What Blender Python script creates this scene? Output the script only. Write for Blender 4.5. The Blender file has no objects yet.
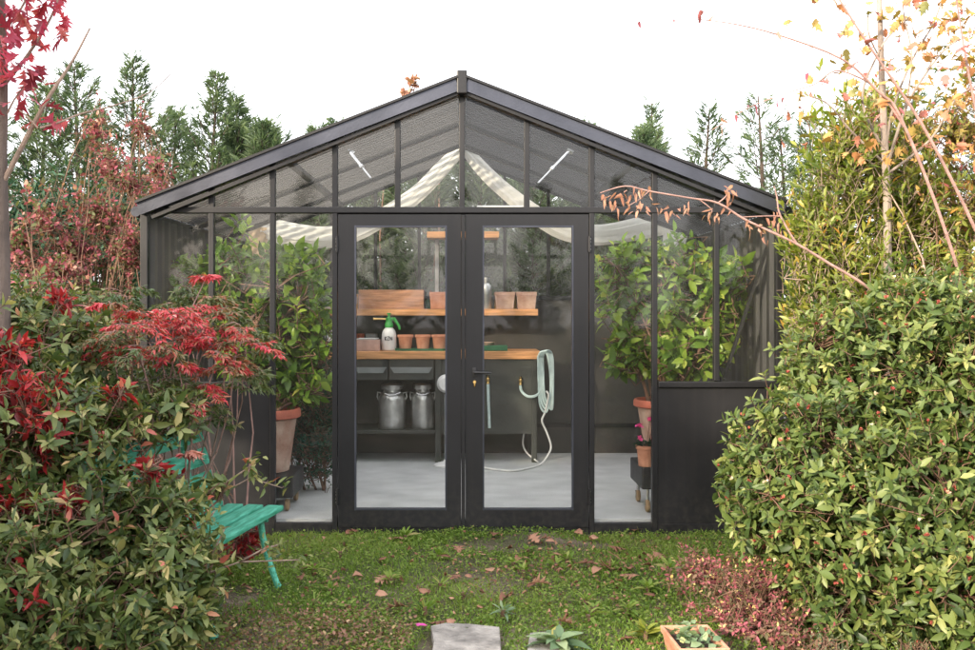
import bpy, math, random
import numpy as np
from mathutils import Vector, Matrix
random.seed(7)
scn = bpy.context.scene
col = scn.collection
R = math.radians
F, X0, Y0, H, D = 1000.0, 462.0, 307.0, 1.47, 6.85     # focal px, vanishing point, eye height, distance to the front
GZ = -0.06                                              # lawn level (greenhouse floor is 0)

def P(px, py, Y):
    return Vector(((px - X0) / F * Y, Y, H - (py - Y0) / F * Y))
def G(px, Y, z=GZ):
    return Vector(((px - X0) / F * Y, Y, z))

# ------------------------------------------------------------------ materials
def newmat(name):
    m = bpy.data.materials.new(name); m.use_nodes = True
    nt = m.node_tree; nt.nodes.clear()
    out = nt.nodes.new('ShaderNodeOutputMaterial')
    return m, nt, out
def N(nt, t, **kw):
    n = nt.nodes.new(t)
    for k, v in kw.items(): setattr(n, k, v)
    return n
def ramp(nt, stops):
    r = N(nt, 'ShaderNodeValToRGB'); e = r.color_ramp.elements
    while len(e) > 1: e.remove(e[-1])
    e[0].position = stops[0][0]; e[0].color = (*stops[0][1], 1)
    for p, c in stops[1:]:
        q = e.new(p); q.color = (*c, 1)
    return r
def mat(name, c, rough=.5, metal=0, var=.25, scale=6, bump=0., bscale=40, c2=None, spec=.5, stretch=(1,1,1), detail=4, rvar=.12):
    """Principled with noise-driven colour, roughness and bump."""
    m, nt, out = newmat(name)
    b = N(nt, 'ShaderNodeBsdfPrincipled'); nt.links.new(b.outputs[0], out.inputs[0])
    tc = N(nt, 'ShaderNodeTexCoord'); mp = N(nt, 'ShaderNodeMapping'); mp.inputs['Scale'].default_value = stretch
    nt.links.new(tc.outputs['Object'], mp.inputs[0])
    n = N(nt, 'ShaderNodeTexNoise'); n.inputs['Scale'].default_value = scale; n.inputs['Detail'].default_value = detail
    nt.links.new(mp.outputs[0], n.inputs[0])
    d = tuple(max(0, v * (1 - var)) for v in c); l = c2 or tuple(min(1, v * (1 + var)) for v in c)
    r = ramp(nt, [(.3, d), (.7, l)])
    nt.links.new(n.outputs[0], r.inputs[0]); nt.links.new(r.outputs[0], b.inputs['Base Color'])
    mr = N(nt, 'ShaderNodeMapRange'); mr.inputs[3].default_value = max(.02, rough - rvar); mr.inputs[4].default_value = min(1, rough + rvar)
    nt.links.new(n.outputs[0], mr.inputs[0]); nt.links.new(mr.outputs[0], b.inputs['Roughness'])
    b.inputs['Metallic'].default_value = metal
    b.inputs['Specular IOR Level'].default_value = spec
    if bump:
        n2 = N(nt, 'ShaderNodeTexNoise'); n2.inputs['Scale'].default_value = bscale; n2.inputs['Detail'].default_value = 5
        nt.links.new(mp.outputs[0], n2.inputs[0])
        bp = N(nt, 'ShaderNodeBump'); bp.inputs['Strength'].default_value = bump; bp.inputs['Distance'].default_value = .02
        nt.links.new(n2.outputs[0], bp.inputs['Height']); nt.links.new(bp.outputs[0], b.inputs['Normal'])
    return m
def leafmat(name, stops, rough=.42, trans=.3, spec=.45):
    """Leaf colour from each leaf's own tint value, with light passing through the blade."""
    m, nt, out = newmat(name)
    a = N(nt, 'ShaderNodeAttribute'); a.attribute_name = 'tint'
    r = ramp(nt, stops); nt.links.new(a.outputs['Fac'], r.inputs[0])
    b = N(nt, 'ShaderNodeBsdfPrincipled'); b.inputs['Roughness'].default_value = rough; b.inputs['Specular IOR Level'].default_value = spec
    t = N(nt, 'ShaderNodeBsdfTranslucent')
    g = N(nt, 'ShaderNodeMix'); g.data_type = 'RGBA'; g.blend_type = 'MULTIPLY'; g.inputs[0].default_value = 1
    g.inputs[7].default_value = (1.5, 1.6, .8, 1)
    nt.links.new(r.outputs[0], b.inputs['Base Color']); nt.links.new(r.outputs[0], g.inputs[6]); nt.links.new(g.outputs[2], t.inputs[0])
    mx = N(nt, 'ShaderNodeMixShader'); mx.inputs[0].default_value = trans
    nt.links.new(b.outputs[0], mx.inputs[1]); nt.links.new(t.outputs[0], mx.inputs[2]); nt.links.new(mx.outputs[0], out.inputs[0])
    return m
def sheetmat(name, c, tcol, mixf, stripe):
    """dull corrugated sheet that lets a little daylight through"""
    m = mat(name, c, .5, 0, .3 if c[0] < .5 else .04, 2.5, .1, 30, stretch=stripe); nt = m.node_tree
    out = [n for n in nt.nodes if n.type == 'OUTPUT_MATERIAL'][0]; b = [n for n in nt.nodes if n.type == 'BSDF_PRINCIPLED'][0]
    t = N(nt, 'ShaderNodeBsdfTranslucent'); t.inputs[0].default_value = (*tcol, 1)
    mx = N(nt, 'ShaderNodeMixShader'); mx.inputs[0].default_value = mixf
    nt.links.new(b.outputs[0], mx.inputs[1]); nt.links.new(t.outputs[0], mx.inputs[2]); nt.links.new(mx.outputs[0], out.inputs[0])
    return m
def glassmat(name, dust=.05, tint=(.985, .99, .985)):
    m, nt, out = newmat(name)
    tr = N(nt, 'ShaderNodeBsdfTransparent'); tr.inputs[0].default_value = (*tint, 1)
    gl = N(nt, 'ShaderNodeBsdfGlossy'); gl.inputs['Roughness'].default_value = .03
    df = N(nt, 'ShaderNodeBsdfDiffuse'); df.inputs[0].default_value = (.5, .5, .48, 1)
    tc = N(nt, 'ShaderNodeTexCoord'); n = N(nt, 'ShaderNodeTexNoise'); n.inputs['Scale'].default_value = 2.2; n.inputs['Detail'].default_value = 8
    n.inputs['Roughness'].default_value = .7
    nt.links.new(tc.outputs['Object'], n.inputs[0])
    mr = N(nt, 'ShaderNodeMapRange'); mr.inputs[1].default_value = .35; mr.inputs[2].default_value = .75
    mr.inputs[3].default_value = dust * .3; mr.inputs[4].default_value = dust * 1.6
    nt.links.new(n.outputs[0], mr.inputs[0])
    m1 = N(nt, 'ShaderNodeMixShader'); nt.links.new(mr.outputs[0], m1.inputs[0]); nt.links.new(tr.outputs[0], m1.inputs[1]); nt.links.new(df.outputs[0], m1.inputs[2])
    fr = N(nt, 'ShaderNodeFresnel'); ge = N(nt, 'ShaderNodeNewGeometry'); io = N(nt, 'ShaderNodeMapRange')
    io.inputs[3].default_value = 1.36; io.inputs[4].default_value = 1 / 1.36
    nt.links.new(ge.outputs['Backfacing'], io.inputs[0]); nt.links.new(io.outputs[0], fr.inputs[0])
    m2 = N(nt, 'ShaderNodeMixShader'); nt.links.new(fr.outputs[0], m2.inputs[0]); nt.links.new(m1.outputs[0], m2.inputs[1]); nt.links.new(gl.outputs[0], m2.inputs[2])
    nt.links.new(m2.outputs[0], out.inputs[0])
    return m

M = {}
M['frame'] = mat('painted_steel', (.0122, .0124, .0148), .42, 0, .15, 3, .03, 60, spec=.4)
def weather(m, dust=(.055, .048, .042), amount=.4):
    """rain streaks and soil splashed on the foot of painted metal"""
    nt = m.node_tree; b = [n for n in nt.nodes if n.type == 'BSDF_PRINCIPLED'][0]; src = b.inputs['Base Color'].links[0].from_socket
    tc = N(nt, 'ShaderNodeTexCoord'); sp = N(nt, 'ShaderNodeSeparateXYZ'); nt.links.new(tc.outputs['Object'], sp.inputs[0])
    mr = N(nt, 'ShaderNodeMapRange'); mr.inputs[1].default_value = -.06; mr.inputs[2].default_value = .34; mr.inputs[3].default_value = 1; mr.inputs[4].default_value = 0
    nt.links.new(sp.outputs[2], mr.inputs[0])
    n = N(nt, 'ShaderNodeTexNoise'); n.inputs['Scale'].default_value = 26; n.inputs['Detail'].default_value = 8; nt.links.new(tc.outputs['Object'], n.inputs[0])
    r = ramp(nt, [(.42, (0, 0, 0)), (.66, (1, 1, 1))]); nt.links.new(n.outputs[0], r.inputs[0])
    mp = N(nt, 'ShaderNodeMapping'); mp.inputs['Scale'].default_value = (22, 22, .8); nt.links.new(tc.outputs['Object'], mp.inputs[0])
    s = N(nt, 'ShaderNodeTexNoise'); s.inputs['Scale'].default_value = 1; s.inputs['Detail'].default_value = 6; nt.links.new(mp.outputs[0], s.inputs[0])
    r2 = ramp(nt, [(.50, (0, 0, 0)), (.75, (.09, .09, .09))]); nt.links.new(s.outputs[0], r2.inputs[0])
    mu = N(nt, 'ShaderNodeMath', operation='MULTIPLY'); nt.links.new(mr.outputs[0], mu.inputs[0]); nt.links.new(r.outputs[0], mu.inputs[1])
    m2 = N(nt, 'ShaderNodeMath', operation='MULTIPLY_ADD'); m2.inputs[1].default_value = amount; nt.links.new(mu.outputs[0], m2.inputs[0]); nt.links.new(r2.outputs[0], m2.inputs[2])
    mx = N(nt, 'ShaderNodeMix'); mx.data_type = 'RGBA'; mx.inputs[7].default_value = (*dust, 1); nt.links.new(m2.outputs[0], mx.inputs[0]); nt.links.new(src, mx.inputs[6])
    nt.links.new(mx.outputs[2], b.inputs['Base Color'])
weather(M['frame'])
M['frame_sky_tint'] = mat('rafter_cap', (.065, .07, .09), .35, .6, .2, 4, .05, 60)  # paler bluish colour stands in for sky reflected on the front rafters
M['panel'] = mat('steel_panel', (.0128, .0128, .0148), .5, 0, .3, 1.6, .08, 14, spec=.35, rvar=.18)
weather(M['panel'])
M['sheet'] = mat('slat_mat', (.030, .030, .034), .6, 0, .35, 3, .1, 30)
M['wallsheet'] = sheetmat('wall_sheet', (.045, .044, .045), (.30, .29, .28), .4, (1, 6, .5))
M['backpanel'] = mat('back_wall_panel', (.052, .049, .045), .6, 0, .25, 2.2, .1, 20)
M['glass'] = glassmat('window_glass', .012)
M['gableglass'] = glassmat('dusty_gable_glass', .008)
M['doorglass'] = glassmat('clean_door_glass', .008)
M['steel'] = mat('bright_steel', (.62, .62, .62), .3, 1, .1, 8)
M['brass'] = mat('brass', (.72, .48, .18), .3, 1, .1, 8)
M['concrete'] = mat('concrete_floor', (.50, .505, .50), .75, 0, .15, 3.2, .4, 60, detail=12, stretch=(1, 1.25, 1))
M['slab'] = mat('stone_slab', (.27, .25, .225), .9, 0, .45, 11, .9, 34, detail=10)
M['wood'] = mat('orange_wood', (.62, .30, .12), .5, 0, .3, 6, .15, 40, stretch=(.6, 8, 8))
M['crate'] = mat('brown_crate_wood', (.42, .21, .12), .7, 0, .4, 6, .3, 40, stretch=(.7, 6, 6))
M['bench_dark'] = mat('dark_bench_metal', (.040, .043, .038), .5, 0, .25, 4, .1, 30)
M['bench_grip'] = mat('grey_grip', (.22, .24, .24), .45, 0, .15, 6)
M['terra'] = mat('terracotta', (.50, .20, .115), .85, 0, .22, 9, .3, 50, c2=(.60, .31, .20))
M['terra_old'] = mat('weathered_terracotta', (.46, .23, .16), .9, 0, .3, 7, .4, 40, c2=(.58, .42, .33))
M['terra_rim'] = mat('red_rim', (.45, .12, .07), .7, 0, .2, 9, .2, 50)
M['pink'] = mat('pink_box', (.50, .33, .28), .8, 0, .2, 12)
M['churn'] = mat('dull_aluminium', (.60, .60, .58), .40, .9, .2, 9, .15, 30)
M['white'] = mat('white_plastic', (.78, .78, .76), .4, 0, .05, 8)
M['print'] = mat('dark_print', (.05, .05, .06), .5)
M['paper'] = mat('white_paper', (.75, .75, .72), .8, 0, .08, 12)
M['greenplastic'] = mat('green_plastic', (.05, .36, .07), .35, 0, .15, 8)
M['tray'] = mat('dark_green_tray', (.02, .13, .06), .5, 0, .2, 8)
M['black'] = mat('black_plastic', (.02, .02, .021), .5, 0, .3, 8)
M['rubber'] = mat('brown_wheel', (.30, .20, .11), .6, 0, .2, 8)
M['grey'] = mat('grey_plastic', (.30, .30, .30), .6, 0, .2, 8)
M['red'] = mat('pink_cap', (.62, .06, .14), .4, 0, .1, 8)
M['yellow'] = mat('yellow_box', (.70, .42, .06), .6, 0, .15, 8)
M['hose'] = mat('pale_hose', (.52, .64, .62), .4, 0, .12, 14)
M['cable'] = mat('white_cable', (.72, .72, .70), .45, 0, .06, 14)
M['cloth'] = sheetmat('cream_cloth', (.92, .91, .87), (.95, .94, .90), .5, (1, 1, 1))
M['cloth_tan'] = mat('tan_cloth', (.58, .42, .26), .9, 0, .12, 5, .25, 90)
M['bench_green'] = mat('green_paint', (.026, .32, .19), .55, 0, .3, 14, .4, 40, c2=(.12, .50, .36), stretch=(.5, 4, 4))
M['soil'] = mat('potting_soil', (.045, .032, .024), .95, 0, .4, 30, .8, 60)
M['bark'] = mat('grey_bark', (.13, .10, .085), .9, 0, .4, 14, .7, 50, stretch=(1, 1, .25))
M['bark_pale'] = mat('pale_bark', (.30, .245, .21), .85, 0, .4, 16, .4, 50, stretch=(1, 1, .3))
M['bark_pink'] = mat('pinkish_cane', (.32, .19, .165), .7, 0, .3, 14, .3, 50)
M['twig'] = mat('brown_twig', (.16, .09, .06), .85, 0, .35, 12, .3, 50)
M['twig_pale'] = mat('pale_dry_twig', (.33, .24, .19), .85, 0, .3, 12, .3, 50)
M['trunk_dark'] = mat('conifer_bark', (.075, .055, .042), .9, 0, .3, 10, .5, 40)

L = {}
L['viburnum'] = leafmat('viburnum_leaf', [(0, (.036, .066, .020)), (.36, (.084, .128, .032)), (.68, (.165, .205, .056)), (1, (.33, .33, .11))], .46, .22, .4)
L['leftbush'] = leafmat('olive_leaf', [(0, (.038, .066, .022)), (.36, (.090, .132, .038)), (.66, (.19, .215, .070)), (.88, (.42, .37, .16)), (1, (.44, .12, .09))], .46, .22, .4)
L['crimson'] = leafmat('crimson_leaf', [(0, (.12, .012, .016)), (.5, (.36, .022, .030)), (.85, (.52, .05, .05)), (1, (.60, .17, .12))], .4, .28)
L['nandina'] = leafmat('nandina_leaf', [(0, (.09, .13, .05)), (.25, (.20, .15, .07)), (.45, (.42, .12, .08)), (.62, (.56, .035, .065)), (.85, (.60, .09, .11)), (1, (.62, .30, .25))], .5, .25)
L['nandina_low'] = leafmat('nandina_low_leaf', [(0, (.045, .085, .03)), (.5, (.13, .16, .06)), (.8, (.28, .17, .09)), (1, (.50, .12, .09))], .45, .3)
L['rusty'] = leafmat('rusty_leaf', [(0, (.09, .14, .06)), (.3, (.15, .14, .065)), (.44, (.25, .075, .085)), (.8, (.32, .080, .125)), (1, (.50, .27, .22))], .55, .3, .25)
L['oak'] = leafmat('red_oak_leaf', [(0, (.20, .03, .06)), (.5, (.46, .05, .11)), (1, (.56, .20, .24))], .45, .4)
L['laurel'] = leafmat('laurel_leaf', [(0, (.075, .115, .022)), (.4, (.17, .22, .038)), (.75, (.32, .33, .07)), (.92, (.46, .36, .09)), (1, (.58, .28, .07))], .38, .35, .45)
L['yellow'] = leafmat('yellow_leaf', [(0, (.20, .20, .07)), (.35, (.38, .27, .08)), (.7, (.46, .24, .08)), (1, (.44, .14, .12))], .55, .16)
L['autumn'] = leafmat('autumn_mixed_leaf', [(0, (.10, .15, .035)), (.4, (.26, .26, .06)), (.65, (.46, .34, .10)), (.85, (.54, .26, .11)), (1, (.50, .14, .13))], .5, .18, .4)
L['drypink'] = leafmat('dry_pink_leaf', [(0, (.26, .12, .085)), (.5, (.40, .20, .145)), (1, (.56, .34, .27))], .6, .3, .25)
L['citrus'] = leafmat('citrus_leaf', [(0, (.060, .125, .020)), (.5, (.15, .25, .034)), (.8, (.30, .40, .06)), (1, (.52, .50, .12))], .34, .42, .5)
L['conifer'] = leafmat('conifer_spray', [(0, (.055, .090, .055)), (.5, (.115, .165, .105)), (1, (.22, .27, .17))], .55, .4, .3)
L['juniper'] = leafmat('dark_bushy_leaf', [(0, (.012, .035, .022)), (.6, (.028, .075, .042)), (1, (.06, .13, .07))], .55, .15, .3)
L['grass'] = leafmat('lawn_blade', [(0, (.055, .105, .018)), (.45, (.15, .245, .040)), (.85, (.25, .31, .075)), (1, (.36, .31, .13))], .55, .35, .25)
L['cover'] = leafmat('low_red_cover_leaf', [(0, (.07, .09, .03)), (.35, (.17, .09, .06)), (.6, (.28, .15, .10)), (.85, (.17, .20, .06)), (1, (.62, .45, .26))], .55, .25, .3)
L['lowred'] = leafmat('low_pink_shrub_leaf', [(0, (.08, .10, .04)), (.35, (.17, .12, .07)), (.55, (.27, .08, .09)), (.85, (.36, .095, .13)), (.93, (.42, .27, .17)), (1, (.74, .56, .22))], .55, .2, .3)
L['litter'] = leafmat('fallen_leaf', [(0, (.12, .060, .038)), (.5, (.27, .125, .080)), (1, (.46, .26, .17))], .7, .1, .25)
L['sage'] = leafmat('grey_green_leaf', [(0, (.08, .14, .07)), (.5, (.17, .25, .14)), (.85, (.30, .36, .20)), (1, (.50, .42, .10))], .6, .25, .25)
L['bud'] = leafmat('red_flower_bud', [(0, (.30, .06, .05)), (.7, (.48, .14, .10)), (1, (.80, .72, .55))], .6, .1)
L['pinkpetal'] = leafmat('pink_petal', [(0, (.75, .05, .35)), (1, (.85, .15, .50))], .5, .3)

# ------------------------------------------------------------------ objects
def tag(o, label=None, cat=None, group=None, kind=None):
    if label: o['label'] = label
    if cat: o['category'] = cat
    if group: o['group'] = group
    if kind: o['kind'] = kind
    return o
def empty(name, loc, label, cat, group=None, rz=0):
    o = bpy.data.objects.new(name, None); col.objects.link(o)
    o.location = loc; o.rotation_euler = (0, 0, rz); o.empty_display_size = .1
    return tag(o, label, cat, group)
def link(name, me, m, parent=None):
    o = bpy.data.objects.new(name, me); col.objects.link(o)
    if m is not None:
        me.materials.append(m)
    if parent is not None: o.parent = parent
    return o
class MB:
    """Collects shapes into one mesh."""
    def __init__(s): s.v = []; s.f = []; s.smooth = []
    def add(s, vs, fs, sm=False):
        k = len(s.v); s.v += [tuple(p) for p in vs]; s.f += [tuple(i + k for i in f) for f in fs]; s.smooth += [sm] * len(fs); return s
    def box(s, a, b, bev=0.0):
        x0, y0, z0 = a; x1, y1, z1 = b
        if bev <= 0:
            vs = [(x0, y0, z0), (x1, y0, z0), (x1, y1, z0), (x0, y1, z0), (x0, y0, z1), (x1, y0, z1), (x1, y1, z1), (x0, y1, z1)]
            return s.add(vs, [(0, 3, 2, 1), (4, 5, 6, 7), (0, 1, 5, 4), (1, 2, 6, 5), (2, 3, 7, 6), (3, 0, 4, 7)])
        import bmesh
        bm = bmesh.new(); bmesh.ops.create_cube(bm, size=1)
        for v in bm.verts: v.co = ((x0 + x1) / 2 + v.co.x * (x1 - x0), (y0 + y1) / 2 + v.co.y * (y1 - y0), (z0 + z1) / 2 + v.co.z * (z1 - z0))
        bmesh.ops.bevel(bm, geom=bm.edges[:], offset=bev, segments=2, affect='EDGES', profile=.6)
        bm.verts.index_update()
        s.add([v.co.copy() for v in bm.verts], [[v.index for v in f.verts] for f in bm.faces]); bm.free(); return s
    def bar(s, a, b, w, d, up=(0, 1, 0)):
        """rectangular bar from a to b; d is its size along up, w across"""
        a, b = Vector(a), Vector(b); t = (b - a).normalized(); u = Vector(up); u = (u - t * u.dot(t)).normalized(); r = t.cross(u)
        vs = [q + r * (sx * w / 2) + u * (sy * d / 2) for q in (a, b) for sx, sy in ((-1, -1), (1, -1), (1, 1), (-1, 1))]
        return s.add(vs, [(0, 1, 2, 3), (7, 6, 5, 4), (0, 4, 5, 1), (1, 5, 6, 2), (2, 6, 7, 3), (3, 7, 4, 0)])
    def tube(s, pts, rad, n=8, cap=True):
        pts = [Vector(p) for p in pts]
        if not hasattr(rad, '__len__'): rad = [rad] * len(pts)
        rings = []; pu = None
        for i, p in enumerate(pts):
            t = (pts[min(i + 1, len(pts) - 1)] - pts[max(i - 1, 0)]).normalized()
            if pu is None:
                pu = t.orthogonal().normalized()
            u = pu - t * pu.dot(t)
            u = u.normalized() if u.length > 1e-6 else t.orthogonal().normalized()
            pu = u; w = t.cross(u)
            rings.append([p + (u * math.cos(2 * math.pi * k / n) + w * math.sin(2 * math.pi * k / n)) * rad[i] for k in range(n)])
        vs = [q for r in rings for q in r]
        fs = [(i * n + k, i * n + (k + 1) % n, (i + 1) * n + (k + 1) % n, (i + 1) * n + k) for i in range(len(pts) - 1) for k in range(n)]
        if cap: fs += [tuple(range(n))[::-1], tuple((len(pts) - 1) * n + k for k in range(n))]
        return s.add(vs, fs, True)
    def lathe(s, prof, c=(0, 0, 0), n=24, axis='z'):
        vs = []; fs = []
        for r, z in prof:
            for k in range(n):
                a = 2 * math.pi * k / n
                if axis == 'z': vs.append((c[0] + r * math.cos(a), c[1] + r * math.sin(a), c[2] + z))
                elif axis == 'x': vs.append((c[0] + z, c[1] + r * math.cos(a), c[2] + r * math.sin(a)))
                else: vs.append((c[0] + r * math.sin(a), c[1] + z, c[2] + r * math.cos(a)))
        m = len(prof)
        fs = [(i * n + k, i * n + (k + 1) % n, (i + 1) * n + (k + 1) % n, (i + 1) * n + k) for i in range(m - 1) for k in range(n)]
        if prof[0][0] > 1e-5: fs.append(tuple(range(n))[::-1])
        if prof[-1][0] > 1e-5: fs.append(tuple((m - 1) * n + k for k in range(n)))
        return s.add(vs, fs, True)
    def prism(s, poly, y0, y1):
        """polygon in x,z pushed from y0 to y1"""
        n = len(poly)
        vs = [(x, y0, z) for x, z in poly] + [(x, y1, z) for x, z in poly]
        return s.add(vs, [tuple(range(n)), tuple(range(2 * n - 1, n - 1, -1))] + [(k, k + n, (k + 1) % n + n, (k + 1) % n) for k in range(n)])
    def build(s, name, m, parent=None, smooth_angle=None):
        me = bpy.data.meshes.new(name); me.from_pydata(s.v, [], s.f); me.update()
        import bmesh
        bm = bmesh.new(); bm.from_mesh(me); bmesh.ops.recalc_face_normals(bm, faces=bm.faces[:]); bm.to_mesh(me); bm.free()
        if any(s.smooth):
            me.polygons.foreach_set('use_smooth', s.smooth)
            try: me.set_sharp_from_angle(angle=R(35))
            except Exception: pass
        return link(name, me, m, parent)
def box(name, a, b, m, parent=None, bev=0.0): return MB().box(a, b, bev).build(name, m, parent)

# ------------------------------------------------------------------ foliage
def nrm(a): return a / np.maximum(np.linalg.norm(a, axis=-1, keepdims=True), 1e-9)
def tmpl(kind):
    if kind == 'sliver':
        v = np.array([[0, 0, 0], [.5, .5, .06], [1, 0, 0], [.5, -.5, .06]]); f = [(0, 1, 2), (0, 2, 3)]
    elif kind == 'blade':
        v = np.array([[0, -.5, 0], [0, .5, 0], [.6, .35, 0], [.6, -.35, 0], [1, 0, 0]]); f = [(0, 3, 2, 1), (3, 4, 2)]
    elif kind in ('leaf', 'broad', 'narrow'):
        a, b, wa, wb = {'leaf': (.33, .7, .46, .36), 'broad': (.3, .66, .5, .42), 'narrow': (.25, .65, .44, .34)}[kind]
        v = np.array([[0, 0, 0], [a, wa, .07], [a, 0, 0], [a, -wa, .07], [b, wb, .05], [b, 0, 0], [b, -wb, .05], [1, 0, 0]])
        f = [(0, 2, 1), (0, 3, 2), (2, 5, 4, 1), (3, 6, 5, 2), (5, 7, 4), (6, 7, 5)]
    else:
        rows = {'oak': [(0, .01), (.18, .06), (.30, .34), (.33, .10), (.50, .50), (.52, .12), (.72, .40), (.74, .10), (.88, .18), (1, 0)],
                'maple': [(0, .02), (.02, .30), (.22, .34), (.38, .62), (.42, .22), (.62, .34), (.64, .18), (.85, .10), (1, 0)]}[kind]
        v = []; f = []
        for t, w in rows: v += [[t + .10 * (w > .25), w, .05 * w * 2], [t, 0, 0], [t + .10 * (w > .25), -w, .05 * w * 2]]
        for i in range(len(rows) - 1):
            k = 3 * i; f += [(k, k + 1, k + 4, k + 3), (k + 1, k + 2, k + 5, k + 4)]
        v = np.array(v)
    return np.array(v, float), f
def leaves(name, pos, dr, Ln, Wd, tint, m, parent=None, kind='leaf', droop=.18, seed=0, roll=.5, upv=(0, 0, 1), curl=0.0):
    """one mesh of many leaf blades, each with its own direction, size and tint"""
    rg = np.random.default_rng(seed + 991)
    pos = np.asarray(pos, float); n = len(pos); dr = nrm(np.asarray(dr, float))
    Ln = np.broadcast_to(np.asarray(Ln, float), (n,)); Wd = np.broadcast_to(np.asarray(Wd, float), (n,))
    up = (np.asarray(upv, float) if np.ndim(upv) == 2 else np.asarray(upv, float)[None]) + rg.normal(0, roll, (n, 3))
    sd = nrm(np.cross(dr, up)); nn = np.cross(sd, dr)
    T, F_ = tmpl(kind); nv = len(T)
    dp = droop * (.5 + rg.random(n)); cl = curl * rg.normal(0, 1, n)
    z = T[None, :, 2] - dp[:, None] * (T[None, :, 0] ** 2) + cl[:, None] * (T[None, :, 1] ** 2) * 2
    V = pos[:, None, :] + dr[:, None, :] * (T[None, :, 0] * Ln[:, None])[..., None] + sd[:, None, :] * (T[None, :, 1] * Wd[:, None])[..., None] + nn[:, None, :] * (z * Ln[:, None])[..., None]
    V = V.reshape(-1, 3)
    fl = np.array([i for f in F_ for i in f]); ln = np.array([len(f) for f in F_])
    loops = (fl[None] + (np.arange(n) * nv)[:, None]).ravel()
    tot = np.tile(ln, n); st = np.concatenate([[0], np.cumsum(tot)[:-1]])
    me = bpy.data.meshes.new(name)
    me.vertices.add(len(V)); me.vertices.foreach_set('co', V.ravel().astype(np.float32))
    me.loops.add(len(loops)); me.loops.foreach_set('vertex_index', loops.astype(np.int32))
    me.polygons.add(len(tot)); me.polygons.foreach_set('loop_start', st.astype(np.int32))
    me.update(calc_edges=True)
    at = me.attributes.new('tint', 'FLOAT', 'FACE')
    at.data.foreach_set('value', np.repeat(np.clip(tint, 0, 1), len(F_)).astype(np.float32))
    me.polygons.foreach_set('use_smooth', np.ones(len(tot), bool))
    return link(name, me, m, parent)
def twigs(name, A, B, ra, rb, m, parent=None, extra=None, sag=0.0):
    """many thin three-sided twigs (plus hand-laid tubes) in one mesh"""
    A = np.asarray(A, float); B = np.asarray(B, float); n = len(A)
    d = nrm(B - A); u = nrm(np.cross(d, np.array([.3, .5, .8]))); w = np.cross(d, u)
    ra = np.broadcast_to(ra, (n,)); rb = np.broadcast_to(rb, (n,))
    V = np.zeros((n, 6, 3))
    for k in range(3):
        o = u * math.cos(k * 2.094) + w * math.sin(k * 2.094)
        V[:, k] = A + o * ra[:, None]; V[:, k + 3] = B + o * rb[:, None]
    mb = MB()
    mb.v = [tuple(p) for p in V.reshape(-1, 3)]
    for i in range(n):
        k = 6 * i; mb.f += [(k, k + 1, k + 4, k + 3), (k + 1, k + 2, k + 5, k + 4), (k + 2, k, k + 3, k + 5)]
    mb.smooth = [True] * len(mb.f)
    if extra:
        for pts, rr, ns in extra: mb.tube(pts, rr, ns)
    me = bpy.data.meshes.new(name); me.from_pydata(mb.v, [], mb.f); me.polygons.foreach_set('use_smooth', [True] * len(mb.f)); me.update()
    return link(name, me, m, parent)
def lumpy(u, seed):
    return 1 + .10 * np.sin(u[:, 0] * 5.1 + seed) * np.cos(u[:, 2] * 4.3 + seed * 1.7) + .08 * np.sin(u[:, 1] * 9 + u[:, 2] * 7 + seed * .6)
def lob(px, py, Y, rpx, rpz, ry=None):
    c = P(px, py, Y); return (np.array(c), np.array([rpx / F * Y, ry if ry else (rpx + rpz) / 2 / F * Y, rpz / F * Y]))
def curve(a, b, seed, n=6, bow=.12, lift=.0):
    rg = random.Random(seed); a, b = Vector(a), Vector(b); l = (b - a).length
    k = Vector((rg.uniform(-1, 1), rg.uniform(-1, 1), rg.uniform(-.3, .6))) * bow * l
    out = []
    for i in range(n):
        t = i / (n - 1); out.append(a.lerp(b, t) + k * math.sin(math.pi * t) + Vector((0, 0, lift * l * math.sin(math.pi * t))) + Vector((rg.uniform(-1, 1), rg.uniform(-1, 1), rg.uniform(-1, 1))) * l * .012)
    return out
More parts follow.
